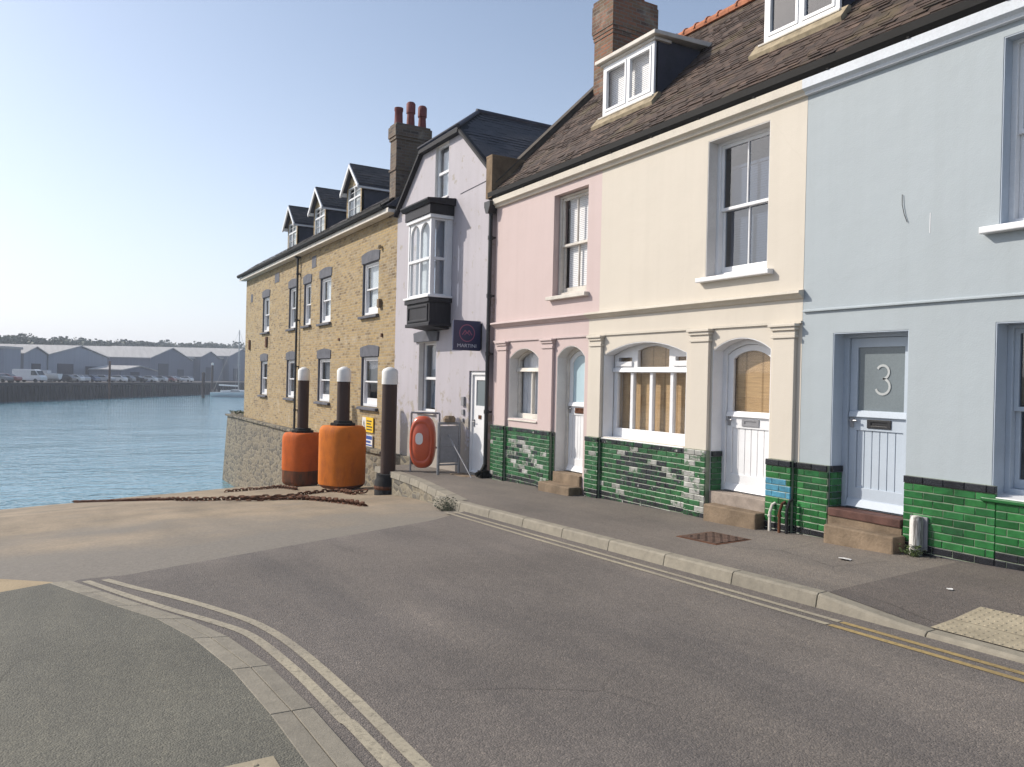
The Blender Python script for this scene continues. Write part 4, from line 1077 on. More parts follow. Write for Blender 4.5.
# hanging sign by the mauve door, at right angles to the wall
sg = thing('hanging_sign', 'square navy shop sign with a ringed letter M, projecting beside the black downpipe', 'sign', (-8.28, 0, 2.8))
mb = MB(); mb.box(-8.305, -8.255, -.665, -.02, 2.47, 3.10); bo = mb.build('board', M['navy'], sg, bevel=.006)
for side, rot in ((1, 90),):
    mt = Matrix.Translation((-8.252, -.345, 2.535)) @ Matrix.Rotation(rad(90), 4, 'Z') @ Matrix.Rotation(rad(90), 4, 'X')
    off = Matrix.Translation(-V((-8.28, 0, 2.8)))
    text_mesh('MARTINI', .105, 'pale_letter', bo, off @ mt, sx=1.12)
    mb = MB(); n = 28
    for k in range(n):
        a0, a1 = 2*math.pi*k/n, 2*math.pi*(k+1)/n
        mb.face([(-8.2535, -.345+r_*math.cos(a), 2.835+r_*math.sin(a)) for r_, a in ((.185, a0), (.185, a1), (.165, a1), (.165, a0))])
    def stroke(y0, z0, y1, z1, w=.022):
        d = V((y1-y0, z1-z0)).normalized(); nn = V((-d.y, d.x))*w/2
        mb.face([(-8.2532, y0+nn.x, z0+nn.y), (-8.2532, y1+nn.x, z1+nn.y), (-8.2532, y1-nn.x, z1-nn.y), (-8.2532, y0-nn.x, z0-nn.y)])
    cy, cz = -.345, 2.835
    stroke(cy-.115, cz-.04, cy-.045, cz+.06); stroke(cy-.045, cz+.06, cy+.0, cz-.01); stroke(cy+.0, cz-.01, cy+.045, cz+.06); stroke(cy+.045, cz+.06, cy+.115, cz-.04)
    stroke(cy-.06, cz-.045, cy-.015, cz+.015, .016); stroke(cy+.06, cz-.045, cy+.015, cz+.015, .016)
    mb.build('emblem', M['rose'], bo, recalc=False)
mb = MB(); mb.box(-8.30, -8.26, -.05, 0, 2.95, 3.0); mb.box(-8.30, -8.26, -.05, 0, 2.55, 2.6); mb.box(-8.33, -8.23, -.012, 0, 2.5, 3.05)
mb.build('bracket', M['black'], sg)

# ------------------------------------------------------------------ yellow brick building
bb = thing('brick_building', 'long yellow brick waterside building with three gabled roof windows', 'building', (-22, 0, -.2))
BX0, BX1 = -31.6, -13.105
wins = [(-28.25, -27.05, 3.70, 5.17), (-23.95, -22.88, 3.66, 5.2), (-21.90, -21.0, 3.68, 5.17), (-19.92, -18.72, 3.66, 5.17), (-15.72, -14.42, 3.66, 5.17),
        (-28.4, -27.2, 1.02, 2.46), (-24.1, -22.85, 1.02, 2.46), (-20.0, -18.65, 1.02, 2.46), (-15.68, -14.32, 1.02, 2.46)]
mb = MB(); mb.plate([rect(BX0, BX1, -2.2, 6.30)]+[rect(*w_) for w_ in wins], 0, .3)
mb.box(BX0, BX0+.3, .305, 7, -2.2, 6.3); mb.box(BX0+.302, BX1, 6.7, 7, -2.2, 6.3)
mb.build('wall', M['yellow_brick'], bb)
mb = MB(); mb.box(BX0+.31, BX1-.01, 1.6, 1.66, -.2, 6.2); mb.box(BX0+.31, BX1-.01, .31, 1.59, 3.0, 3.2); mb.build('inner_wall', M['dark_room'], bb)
for n, (x0, x1, z0, z1) in enumerate(wins):
    w_ = fwin(bb, x0+.045, x1-.02, z0+.005, z1-.02, .06, kind='sash', bars=0, pane='glass', frame='white', ft=.075, low_rail=.16,
         blind=('flat', .08, .92, (.06 if n < 5 else (.5, .06, .06, .45)[n-5]), .97, 'voile' if n < 5 else 'blind_grey'))
    h = .33; m_ = 6; lt, sl, rv = MB(), MB(), MB()
    lt.plate([[(x0-.06, z1-.0), (x1+.06, z1-.0), (x1+.09, z1+h-.07)]+[(x1+.09-(x1-x0+.18)*t/m_, z1+h-.07+.07*math.sin(math.pi*t/m_)) for t in range(1, m_)]+[(x0-.09, z1+h-.07)]], -.025, .12)
    lt.build('lintel', M['lintel'], w_, bevel=.008)
    sl.prism([(.14, z0-.10), (-.10, z0-.10), (-.10, z0-.03), (.14, z0+.004)], x0-.10, x1+.10); sl.build('sill', M['lintel'], w_, bevel=.01)
    rv.plate([rect(x0-.003, x1+.003, z0-.003, z1+.003), rect(x0+.035, x1-.012, z0+.003, z1-.02)], .004, .19); rv.build('reveal', M['lintel'], w_)
for x0, x1, z0, z1 in ((-30.6, -30.2, 5.16, 5.52), (-20.95, -20.45, 5.64, 6.05), (-26.2, -25.5, 5.62, 6.0)):
    lt = MB(); lt.plate([rect(x0, x1, z0, z1)], -.012, .05); lt.build('blocked_opening', M['lintel'], bb)
# eaves, mansard strip and flat top
mb = MB(); mb.box(BX0-.25, BX1-.0, -.26, -.0, 6.24, 6.33); mb.box(BX0-.25, BX1, -.28, -.255, 6.23, 6.36); mb.build('soffit', M['offwhite'], bb, bevel=.006)
mb = MB(); mb.prism([(-.29, 6.36), (-.36, 6.36), (-.40, 6.42), (-.40, 6.48), (-.385, 6.48), (-.375, 6.42), (-.29, 6.38)], BX0-.3, BX1-.25); mb.build('gutter', M['gutter'], bb)
sp_ = V((0, .8, .62)).normalized()
mb = MB(); tiled(mb, (BX0-.28, -.33, 6.46), (1, 0, 0), sp_, BX1-BX0+.1, 1.12, tw=.28, ex=.17, thick=.012, jit=.008)
rf = mb.build('roof', M['slate_brown'], bb, recalc=False)
mb = MB(); mb.prism([(-.30, 6.42), (.60, 7.10), (6.9, 7.2), (7.2, 6.4)], BX0-.2, BX1-.02); mb.build('roof_deck', M['slate'], rf)
mb = MB(); mb.hexa([(BX0-.28, -.3, 6.42), (BX0-.2, -.3, 6.42), (BX0-.28, 7, 6.42), (BX0-.2, 7, 6.42), (BX0+.3, .56, 7.05), (BX0+.4, .56, 7.05), (BX0+.3, 6.8, 7.15), (BX0+.4, 6.8, 7.15)]); mb.build('hip', M['slate'], rf)
def gabled_dormer(cx):
    w = .70; y = .36; zb, ze, za = 6.95, 7.97, 8.60
    mb = MB()
    for s in (-1, 1): mb.box(min(cx+s*w, cx+s*(w-.09)), max(cx+s*w, cx+s*(w-.09)), y+.01, 3.2, zb-.15, ze)
    mb.box(cx-w+.08, cx+w-.08, 2.9, 2.98, zb, ze)
    d = mb.build('dormer', M['slate'], bb)
    g = MB(); g.plate([[(cx-w, zb-.05), (cx-w+.11, zb-.05), (cx-w+.11, ze-.02), (cx+w-.11, ze-.02), (cx+w-.11, zb-.05), (cx+w, zb-.05), (cx+w, ze), (cx, za-.05), (cx-w, ze)]], y, y+.08)
    g.build('gable', M['yellow_brick'], d)
    fwin(d, cx-w+.10, cx+w-.10, zb-.02, ze-.02, y+.01, kind='leaded', blind=('flat', .05, .95, .03, .97, 'curtain'))
    t = MB()
    for s in (-1, 1):
        S = V((-s*(w+.16), 0, za-ze+.16)).normalized(); O = V((cx+s*(w+.14), y-.17, ze-.12))
        tiled(t, O, (0, 1, 0), S, 3.2, (w+.14)/abs(S.x)+.02, tw=.24, ex=.16, thick=.01, jit=.004)
    rr = t.build('dormer_roof', M['slate_brown'], d, recalc=False)
    u = MB(); u.plate([[(cx-w-.14, ze-.14), (cx, za+.005), (cx+w+.14, ze-.14), (cx+w+.14, ze-.19), (cx, za-.06), (cx-w-.14, ze-.19)]], y-.14, 3.2); u.build('roof_deck', M['slate'], rr)
    b = MB(); b.plate([[(cx-w-.17, ze-.17), (cx, za+.02), (cx+w+.17, ze-.17), (cx+w+.14, ze-.28), (cx, za-.11), (cx-w-.14, ze-.28)]], y-.20, y-.15)
    for s in (-1, 1): b.box(min(cx+s*(w+.02), cx+s*(w+.12)), max(cx+s*(w+.02), cx+s*(w+.12)), y-.14, 3.1, ze-.25, ze-.14)
    b.build('bargeboard', M['white'], d)
for cx in (-25.05, -21.40, -17.70): gabled_dormer(cx)
mb = MB(); CX0, CX1, CY0, CY1 = -13.66, -13.24, -.03, .92
mb.box(CX0, CX1, CY0, CY1, 6.2, 8.25); mb.box(CX0-.03, CX1+.03, CY0-.03, CY1+.03, 7.42, 7.48); mb.box(CX0-.03, CX1+.03, CY0-.03, CY1+.03, 8.251, 8.33); mb.box(CX0-.055, CX1+.055, CY0-.055, CY1+.055, 8.331, 8.62); mb.box(CX0-.02, CX1+.02, CY0-.02, CY1+.02, 8.621, 8.68)
chm = mb.build('chimney', M['chimney_dark'], bb)
for y, hh, cap in ((.10, .48, 0), (.45, .70, 1), (.79, .66, 1)):
    q = MB(); z = 8.66; pr = [(.125, z), (.115, z+.1), (.105, z+hh-.1), (.12, z+hh-.08), (.12, z+hh)]
    if cap: pr = [(.125, z), (.115, z+.1), (.10, z+hh-.32), (.125, z+hh-.30), (.125, z+hh-.05), (.09, z+hh)]
    q.lathe(pr+[(.07, pr[-1][1]), (.07, z+.3)], -13.45, y, 14); q.build('chimney_pot', M['pot'], chm, smooth=True)
downpipe(bb, -22.45, -.10, -1.2, 6.25, brk=(.6, 2.2, 3.9, 5.6))
mb = MB()
for x, z in ((-30.6, 3.22), (-27.35, 3.25)):
    mb.tube([(x, -.005, z), (x, -.05, z)], .14, 12); mb.box(x-.12, x+.12, -.06, -.0, z-.22, z+.22)
mb.build('tie_plate', M['rust'], bb)
mb = MB(); mb.box(-14.28, -14.12, -.10, 0, 3.80, 4.04); mb.build('alarm_box', M['sandstone'], bb, bevel=.02)
mb = MB(); mb.lathe([(.02, 5.43), (.06, 5.45), (.06, 5.5), (.04, 5.54)], -14.22, -.07, 12); mb.build('lamp', M['moss_cement'], bb)
mb = MB(); mb.box(-14.08, -13.98, -.04, 0, 2.98, 3.08); mb.box(-17.85, -17.7, -.03, 0, 3.0, 3.08); mb.build('vent', M['rust'], bb, bevel=.01)

# rubble quay wall under the brick building
qw = thing('quay_wall', 'battered rubble stone quay wall rising from the water below the brick building', 'wall', (-24, -.4, -2))
mb = MB()
def qsec(X): return [(X, -.16, -.12), (X, -.42, -4.8), (X, .6, -4.8), (X, .6, -.12)]
xs = [-34.6, -30, -26, -22, -18, -15, -12.95]
rings = []
for X in xs:
    dz = .0 if X < -16 else 0
    rings.append([mb.pt((p[0], p[1]*1., p[2])) for p in qsec(X)])
for A, B in zip(rings, rings[1:]):
    for q in range(4): mb.fi([A[q], A[(q+1) % 4], B[(q+1) % 4], B[q]])
mb.fi(rings[0]); mb.fi(rings[-1][::-1])
mb.build('wall', M['stone'], qw)
mb = MB(); X = -34.7
mb.cur = .5
while X < -13.3:
    L = random.uniform(.5, .95)
    dz = random.uniform(-.03, .04)
    if X < -31.6 or True: mb.box(X+.01, min(X+L, -12.96), -.24-random.uniform(0, .03), -.012, -.21, -.115+dz*.5)
    if X < -31.7: mb.box(X+.01, min(X+L, -31.65), -.008, .55, -.21, .0+dz)
    X += L
mb.build('coping', M['stone'], qw, bevel=.02)
mb = MB()
for k in range(110):
    x = random.uniform(-34, -31.7); y = random.uniform(-.25, .4); z = -.05+random.uniform(0, .08); a = random.uniform(0, 6.28); r_ = random.uniform(.03, .10)
    mb.cur = random.random(); mb.face([(x, y, z), (x+r_*math.cos(a), y+r_*math.sin(a), z+r_), (x+r_*math.cos(a+1), y+r_*math.sin(a+1), z+r_*.9)])
mb.build('wall_weeds', M['weed'], qw, recalc=False)['kind'] = 'stuff'
# stone plinth along the mauve house down to the slip
fw = thing('plinth_wall', 'low dark stone retaining wall along the slipway below the mauve house', 'wall', (-12.2, -.2, -.9))
mb = MB(); mb.box(-12.94, -11.62, -.14, -.004, -1.9, -.02); mb.box(-11.62, -4.45, -2.06, -1.96, -1.9, -.36+0)
mb.v = []; mb.f = []; mb.c = []; mb.mi = []
mb.hexa([(-12.94, -.16, -2), (-11.62, -.16, -2), (-12.94, -.004, -2), (-11.62, -.004, -2), (-12.94, -.12, -.12), (-11.62, -.12, -.12), (-12.94, -.004, -.12), (-11.62, -.004, -.12)])
for xa, xb in ((-11.62, -10.), (-10., -8.2), (-8.2, -6.5), (-6.5, -4.9)):
    q = [(X, edge(X)-o_, z) for z, o_ in ((-1.9, .16), (None, .085)) for X in (xa, xb) for _ in (0,)]
    P = []
    for lvl in (0, 1):
        for off in (1, 0):
            for X in (xa, xb):
                zz_ = -1.9 if lvl == 0 else z_pave(X, edge(X))-.125
                P.append((X, edge(X)-((.15 if lvl == 0 else .09) if off else -.02), zz_))
    mb.hexa(P)
mb.hexa([(-11.72, -1.05, -2), (-11.61, -1.05, -2), (-11.72, -.17, -2), (-11.61, -.17, -2), (-11.72, -1.0, -.31), (-11.61, -1.0, -.31), (-11.72, -.17, -.29), (-11.61, -.17, -.29)])
mb.build('wall', M['stone'], fw)

# notice boards on the brick wall
tag_ = thing('warning_sign', 'small yellow safety notice with a white warning triangle panel under the brick building window', 'sign', (-14.9, -.02, .5))
mb = MB(); mb.box(-15.36, -14.48, -.045, -.02, .30, .72); b_ = mb.build('board', M['yellow_sign'], tag_)
mb = MB(); mb.box(-15.35, -15.05, -.049, -.044, .31, .71); w_ = mb.build('triangle_panel', M['white_panel'], b_)
mb = MB(); mb.plate([[(-15.32, .38), (-15.08, .38), (-15.2, .64)], [(-15.27, .41), (-15.13, .41), (-15.2, .57)]], -.053, -.0495)
for z in (.60, .52, .44, .36): mb.box(-14.98, -14.98+random.uniform(.3, .44), -.049, -.0455, z, z+.035)
mb.build('marks', M['black'], b_)
t2 = thing('notice_board', 'small blue and white notice fixed below the yellow safety notice', 'sign', (-14.9, -.16, .1))
mb = MB(); mb.box(-15.2, -14.5, -.05, -.02, -.10, .22); b_ = mb.build('board', M['white_panel'], t2)
mb = MB(); mb.box(-15.18, -14.52, -.054, -.0495, .10, .20); mb.box(-15.18, -14.62, -.054, -.0495, .0, .06); mb.box(-15.18, -14.52, -.054, -.0495, -.08, -.04); mb.build('marks', M['blue_sign'], b_)

# ------------------------------------------------------------------ mooring piles, fenders, chains on the slip
pl_lab = ['white capped brown mooring pile standing in the leftmost orange fender', 'white capped brown mooring pile standing in the larger middle orange fender', 'white capped brown mooring pile nearest the mauve house, with no orange fender']
for (X, zt, r_, zc), lb in zip(((-17.4, 2.12, .165, .40), (-13.62, 2.12, .17, .39), (-10.38, 2.10, .172, .39)), pl_lab):
    zs = z_slip(X, -1.2)
    p = thing('mooring_pile', lb, 'mooring pile', (X, -1.2, zs), 'mooring piles by the slipway')
    mb = MB(); mb.lathe([(r_, zs-.6), (r_, zt-zc)], X, -1.2, 18); mb.build('post', M['pile'], p, smooth=True)
    mb = MB(); mb.lathe([(r_*1.08, zt-zc), (r_*1.08, zt-.10), (r_*.9, zt-.05), (r_*.35, zt), (.01, zt+.01)], X, -1.2, 18); mb.build('cap', M['pile_white'], p, smooth=True)
mb = MB(); X = -10.38; zs = z_slip(X, -1.2)
mb.lathe([(.30, zs-.2), (.30, zs+.30), (.26, zs+.36), (.26, zs+.46), (.19, zs+.47)], X, -1.2, 18); pc = thing('pile_collar', 'black rubber collar round the foot of the pile nearest the mauve house', 'fender', (X, -1.2, zs)); mb.build('collar', M['rubber'], pc, smooth=True)
mb = MB(); mb.lathe([(.305, zs+.12), (.315, zs+.16), (.305, zs+.2)], X, -1.2, 18); mb.build('band', M['rust'], pc)
def fender(X, zb, zt, R, low, label, mname='orange'):
    f = thing('orange_fender', label, 'fender', (X, -1.2, zb), 'orange pile fenders')
    mb = MB(); m_ = zb+low; n = 32; sq = 3.2; ph = rad(28)
    def L(pr): 
        rings = []
        for r_, z in pr:
            ring = []
            for j in range(n):
                a = 2*math.pi*j/n; k = (abs(math.cos(a))**sq+abs(math.sin(a))**sq)**(-1/sq)
                ring.append(mb.pt((X+r_*k*math.cos(a+ph), -1.2+r_*k*math.sin(a+ph), z)))
            rings.append(ring)
        for A, B in zip(rings, rings[1:]):
            for j in range(n): mb.fi([A[j], A[(j+1) % n], B[(j+1) % n], B[j]])
    L([(R*.985, m_), (R, m_+.05), (R*1.005, zt-.24), (R*.985, zt-.12), (R*.93, zt-.04), (R*.86, zt), (.17, zt+.015)]); mb.build('foam_block', M[mname], f, smooth=True)
    mb = MB(); L([(R*.80, zb), (R*.93, zb+.05), (R*.975, zb+.12), (R*.985, m_-.002)]); mb.build('lower_block', M['orange_low'], f, smooth=True)
    mb = MB(); mb.lathe([(.34, zt-.005), (.34, zt+.07), (.26, zt+.075), (.25, zt+.13), (.19, zt+.14)], X, -1.2, 8); mb.build('collar', M['rubber'], f)
    mb = MB()
    for k in range(4):
        a = k*math.pi/2+.5; mb.tube([(X+R*.55*math.cos(a), -1.2+R*.55*math.sin(a), zt-.01), (X+R*.55*math.cos(a), -1.2+R*.55*math.sin(a), zt+.03)], .04, 8)
    mb.build('bolt', M['rust'], f)
fender(-17.4, -1.46, .13, .52, .46, 'orange pile fender with a brown stained foot, left of the taller one')
fender(-13.62, -1.06, .57, .535, .10, 'taller orange pile fender in front, all orange down to the ground', 'orange_light')
def chain(name, pts, label, pitch=.20, w=.030, lw=.058, lift=.035):
    pts = [V((x, y, z_slip(x, y)+lift+dz)) for x, y, dz in pts]
    # resample
    path = [pts[0]]; acc = []
    for k in range(len(pts)-1):
        n = max(1, int((pts[k+1]-pts[k]).length/.05))
        for q in range(1, n+1):
            t = q/n; p0 = pts[max(k-1, 0)]; p1 = pts[k]; p2 = pts[k+1]; p3 = pts[min(k+2, len(pts)-1)]
            path.append(.5*((2*p1)+(p2-p0)*t+(2*p0-5*p1+4*p2-p3)*t*t+(3*p1-p0-3*p2+p3)*t**3))
    mb = MB(); d = 0; nextd = 0; alt = 0
    for a, b in zip(path, path[1:]):
        L = (b-a).length
        while nextd <= d+L:
            p = a.lerp(b, (nextd-d)/max(L, 1e-6)); t = (b-a).normalized()
            t = (t+V((random.uniform(-.15, .15), random.uniform(-.15, .15), 0))).normalized()
            up = V((0, 0, 1)); s = t.cross(up).normalized(); u = s.cross(t)
            an = (rad(35) if alt else rad(-50))+random.uniform(-.3, .3); s2 = s*math.cos(an)+u*math.sin(an); u2 = t.cross(s2)
            hl = pitch*.5; ring = []
            for k in range(10):
                th = 2*math.pi*k/10; c = p+t*(hl*.72*math.cos(th)+(.32*hl if math.cos(th) > .1 else (-.32*hl if math.cos(th) < -.1 else 0)))+s2*lw*math.sin(th)
                o_ = (t*math.cos(th)*.8+s2*math.sin(th)).normalized()
                ring.append([mb.pt(c+(o_*math.cos(f)+u2*math.sin(f))*w*.62) for f in (0, 1.257, 2.513, 3.77, 5.027)])
            for k in range(10):
                A, B = ring[k], ring[(k+1) % 10]
                for j in range(5): mb.fi([A[j], A[(j+1) % 5], B[(j+1) % 5], B[j]])
            alt = 1-alt; nextd += pitch*.78
        d += L
    o = mb.build(name, M['rust'], None, smooth=True); tag(o, label, 'chain', 'rusty chains on the slipway'); return o
chain('chain', [(-32, -7.15, 0), (-26, -6.6, 0), (-21.2, -5.95, 0), (-17.4, -5.45, 0), (-14.6, -5.0, 0), (-12.6, -4.0, 0), (-11.2, -3.2, 0), (-9.9, -2.75, 0)], 'longest rusty chain running straight across the slipway into the water')
chain('chain', [(-19.6, -2.95, 0), (-18.8, -2.45, 0), (-18.1, -2.15, 0), (-17.3, -1.95, .03), (-16.2, -1.95, 0), (-15., -2.0, 0)], 'short rusty chain lying below the left orange fender')
chain('chain', [(-12.9, -3.9, 0), (-12.2, -3.0, 0), (-12.6, -2.3, 0), (-12.9, -1.75, 0), (-12.3, -1.6, 0), (-11.4, -1.7, 0), (-10.8, -1.5, .05)], 'rusty chain curling from the long chain to the third pile')
chain('chain', [(-12.4, -4.25, .05), (-11.6, -3.7, .03), (-11.3, -3.05, .02), (-10, -2.85, 0), (-8.8, -2.75, 0), (-7.5, -2.78, 0)], 'rusty chain trailing from the heap towards the kerb')

# lifebuoy housing and the grey rail by the mauve house
lbz = z_pave(-9.6, -.7)
lb = thing('lifebuoy_housing', 'tall red plastic lifebuoy housing on a grey tube frame by the mauve house', 'lifebuoy housing', (-9.6, -.7, lbz))
ang = rad(-42)
def lbt(p): 
    u, d, v = p; return V((-9.6+d*math.cos(ang)-u*math.sin(ang)*1.0, -.70+u*math.cos(ang)+d*math.sin(ang), lbz+v))
mb = MB(lbt)
def oval(s, zc=.68, hw=.29, hh=.58, n=28): return [(s*hw*math.copysign(abs(math.cos(2*math.pi*k/n))**.75, math.cos(2*math.pi*k/n)), zc+s*hh*math.copysign(abs(math.sin(2*math.pi*k/n))**.75, math.sin(2*math.pi*k/n))) for k in range(n)]
rings = []
for s, d in ((.9, -.10), (1., -.06), (1., .05), (.95, .10), (.84, .135), (.76, .135), (.72, .125), (.66, .14), (.5, .16), (.2, .17)):
    rings.append([mb.pt((a, d, b)) for a, b in oval(s)])
for A, B in zip(rings, rings[1:]):
    for j in range(28): mb.fi([A[j], A[(j+1) % 28], B[(j+1) % 28], B[j]])
mb.fi(rings[0]); mb.fi(rings[-1])
mb.build('housing', M['red'], lb, smooth=True)
mb = MB(lbt); mb.prism([(a*.28, .70+(b-.68)*.28) for a, b in oval(1.)], .150, .166, 'Y') if False else None
P = [mb.pt((a*.30-.03, .176, .76+(b-.68)*.22)) for a, b in oval(1.)]; mb.fi(P); mb.build('painted_highlight', M['white_panel'], lb, recalc=False)  # bright highlight on the red housing, drawn as a flat white oval
mb = MB(lbt)
for u in (-.33, .33): mb.tube([(u, -.16, -.02), (u, -.16, 1.32)], .022, 8)
mb.tube([(-.33, -.16, 1.32), (.33, -.16, 1.32)], .022, 8); mb.tube([(-.33, -.16, .55), (.33, -.16, .55)], .02, 8); mb.box(-.05, .05, -.16, -.09, .5, .9)
mb.build('frame', M['galv'], lb)
hz_ = z_pave(-8.75, -.4)
gr = thing('grey_rail', 'short grey metal rail with a diagonal stay beside the mauve house door', 'rail', (-8.9, -.5, hz_))
mb = MB(); mb.tube([(-8.95, -.62, hz_-.02), (-8.95, -.62, hz_+1.12)], .035, 8); mb.tube([(-8.95, -.12, hz_-.02), (-8.95, -.12, hz_+1.12)], .03, 8); mb.build('post', M['galv'], gr)
mb = MB(); mb.tube([(-8.95, -.62, hz_+1.10), (-8.95, -.12, hz_+1.10)], .03, 8); mb.tube([(-8.95, -.62, hz_+.6), (-8.95, -.12, hz_+.6)], .02, 8); mb.tube([(-8.95, -.62, hz_+.2), (-8.95, -.12, hz_+.2)], .02, 8); mb.box(-8.965, -8.94, -.58, -.16, hz_+.24, hz_+1.04); mb.build('panel', M['steel_grey'], gr)
mb = MB(); mb.tube([(-8.93, -.4, hz_+.85), (-7.95, -.32, hz_+.02)], .014, 6); mb.build('stay', M['steel_grey'], gr)
mb = MB(); mb.lathe([(.13, hz_+1.13), (.14, hz_+1.2), (.1, hz_+1.26)], -8.95, -.37, 10); mb.build('cap', M['sandstone'], gr)

# ------------------------------------------------------------------ small things on the pavement
zz = hpx(1.58)
pg = thing('pipe_guard', 'white peeling metal cable guard at the foot of the green tiles beside the blue door', 'pipe guard', (1.58, -.08, zz))
mb = MB(); mb.lathe([(.065, zz), (.065, zz+.36), (.05, zz+.40), (.03, zz+.41)], 1.58, -.10, 14); mb.build('cover', streaked('peeling_white_metal', (.62, .60, .56), (.10, .09, .08), .5, .48, .60, 10, .9), pg, smooth=True)
mb = MB(); mb.box(1.485, 1.675, -.065, -.042, zz+.05, zz+.40); mb.build('flange', M['steel_grey'], pg, bevel=.004)
for (x, lab, m_, h_, y_) in ((-.30, 'pale service pipe at the foot of the blue daubed tiles, left of the dark pair', 'offwhite', .33, -.15), (-.14, 'rusty service pipe standing between the pale pipe and the black pipe', 'rust', .36, -.16), (-.04, 'black service pipe rising by the pilaster edge of the cream house', 'black', .40, -.15)):
    z0 = hpx(x); o = MB(); o.tube([(x, y_, z0-.05), (x, y_, z0+h_*.7), (x+.02, y_+.02, z0+h_), (x+.03, y_+.06, z0+h_+.02)], .018, 8); o.tube([(x, y_, z0+h_*.55), (x, y_, z0+h_*.62)], .026, 8)
    p = o.build('service_pipe', M[m_], None, smooth=True); tag(p, lab, 'pipe', 'service pipes at the house wall')
mh = thing('manhole_cover', 'rusty brown ribbed rectangular manhole cover set in the pavement', 'manhole cover', (-.32, -1.05, z_pave(-.32, -1.05)))
mb = MB(); zf = lambda x, y: z_pave(x, y)+.006
def mbx(x0, x1, y0, y1, h, m=mb):
    m.hexa([(x, y, z_pave(x, y)+e) for e in (-.05, h) for y in (y0, y1) for x in (x0, x1)])
mbx(-.66, .0, -1.36, -.78, .006)
mb.build('frame', M['rust'], mh)
m2 = MB(); mbx(-.62, -.04, -1.32, -.82, .011, m2)
for i in range(9):
    for j in range(8):
        if (i+j) % 2: mbx(-.60+i*.062, -.60+i*.062+.05, -1.30+j*.06, -1.30+j*.06+.045, .017, m2)
m2.build('plate', M['manhole'], mh)
def weed(x, y, z, n, R, lab, name='weed', mat='weed'):
    mb = MB()
    for k in range(n):
        a = random.uniform(0, 6.28); r_ = R*random.random()**.7; h = random.uniform(.02, .09)*R/.1; px, py = x+r_*math.cos(a)*.4, y-abs(r_*math.sin(a))*.4
        b = random.uniform(0, 6.28); l = random.uniform(.02, .05); mb.cur = random.random()
        tx, ty, tz = x+r_*math.cos(a), y+r_*math.sin(a)*.8-.0, z+h
        mb.face([(px, py, z), (px+.006, py, z), (tx, ty, tz)]); mb.face([(tx, ty, tz), (tx+l*math.cos(b), ty+l*math.sin(b), tz+.01), (tx+l*math.cos(b+.7), ty+l*math.sin(b+.7), tz-.005)])
    return tag(mb.build(name, M[mat], None, recalc=False), lab, 'weed')
weed(1.60, -.16, hpx(1.6), 130, .12, 'small green weed growing at the foot of the pipe guard')
weed(-5.1, -2.26, z_slip(-5.1, -2.3)-.02, 260, .26, 'dark straggling weeds growing at the end of the kerb by the slipway', mat='moss_green')
for (x, y, s, lab) in ((1.30, -.87, .075, 'white scrap of litter lying on the pavement before the blue step'), (2.55, -1.15, .035, 'small pale scrap dropped in the middle of the darker pavement patch'), (3.3, -.75, .03, 'tiny white scrap on the pavement near the tiled wall')):
    mb = MB(); pts = []
    for k in range(9): a = k*.698; rr = s*random.uniform(.6, 1.1); pts.append((x+rr*math.cos(a), y+rr*math.sin(a)*.7, z_pave(x, y)+.012+random.uniform(0, .008)))
    mb.face(pts); low = [(p[0], p[1], p[2]-.004) for p in pts]; mb.face(low[::-1]); tag(mb.build('litter', M['white_panel'], None), lab, 'litter')
#@@PART4
# ------------------------------------------------------------------ far bank: sheds, vehicles, boats, trees
def shed(name, s0, s1, b0, b1, eave, apex, wall, roof, label, doors=(), flat=False):
    t = thing(name, label, 'shed', qp((s0+s1)/2, b0, -.37)); m = (s0+s1)/2; e = .25
    w = MB()
    if flat: w.hexa([qp(s, b, z) for z in (-.5, eave) for b in (b0, b1) for s in (s0, s1)])
    else:
        F = [qp(s0, b0, -.5), qp(s1, b0, -.5), qp(s1, b0, eave), qp(m, b0, apex), qp(s0, b0, eave)]; B = [qp(s0, b1, -.5), qp(s1, b1, -.5), qp(s1, b1, eave), qp(m, b1, apex), qp(s0, b1, eave)]
        fi = [w.pt(p) for p in F]; bi = [w.pt(p) for p in B]; w.fi(fi); w.fi(bi[::-1])
        for k in (0, 1, 4): w.fi([fi[k], fi[(k+1) % 5], bi[(k+1) % 5], bi[k]])
    w.build('wall', M[wall], t)
    r = MB()
    if flat: r.hexa([qp(s, b, z) for z in (eave, eave+.5) for b in (b0-.3, b1+.3) for s in (s0-.3, s1+.3)])
    else:
        for (sa, za, sb, zb) in ((s0-.4, eave-.1, m, apex+.12), (s1+.4, eave-.1, m, apex+.12)):
            r.hexa([qp(sa, b0-.4, za), qp(sb, b0-.4, zb), qp(sa, b1, za), qp(sb, b1, zb), qp(sa, b0-.4, za+.2), qp(sb, b0-.4, zb+.2), qp(sa, b1, za+.2), qp(sb, b1, zb+.2)])
    r.build('roof', M[roof], t)
    for a, b, z0, z1 in doors:
        d = MB(); d.hexa([qp(s, bb_, z) for z in (z0, z1) for bb_ in (b0-.12, b0+.02) for s in (a, b)]); d.build('door', M['shed_door'], t)
    return t
shed('shed', 8, 30, 30, 60, 6.2, 6.4, 'car_grey', 'shed_door', 'dark flat building at the far left end of the far quay', flat=True)
shed('shed', 32.5, 37.5, 22, 50, 6.0, 6.3, 'shed_wall', 'shed_roof', 'narrow grey block standing left of the pale gabled sheds', flat=True)
shed('shed', 38.5, 46.2, 22, 60, 5.2, 6.6, 'shed_wall', 'shed_roof', 'small pale gabled shed beside the narrow grey block', doors=[(41, 44, -.3, 3.2)])
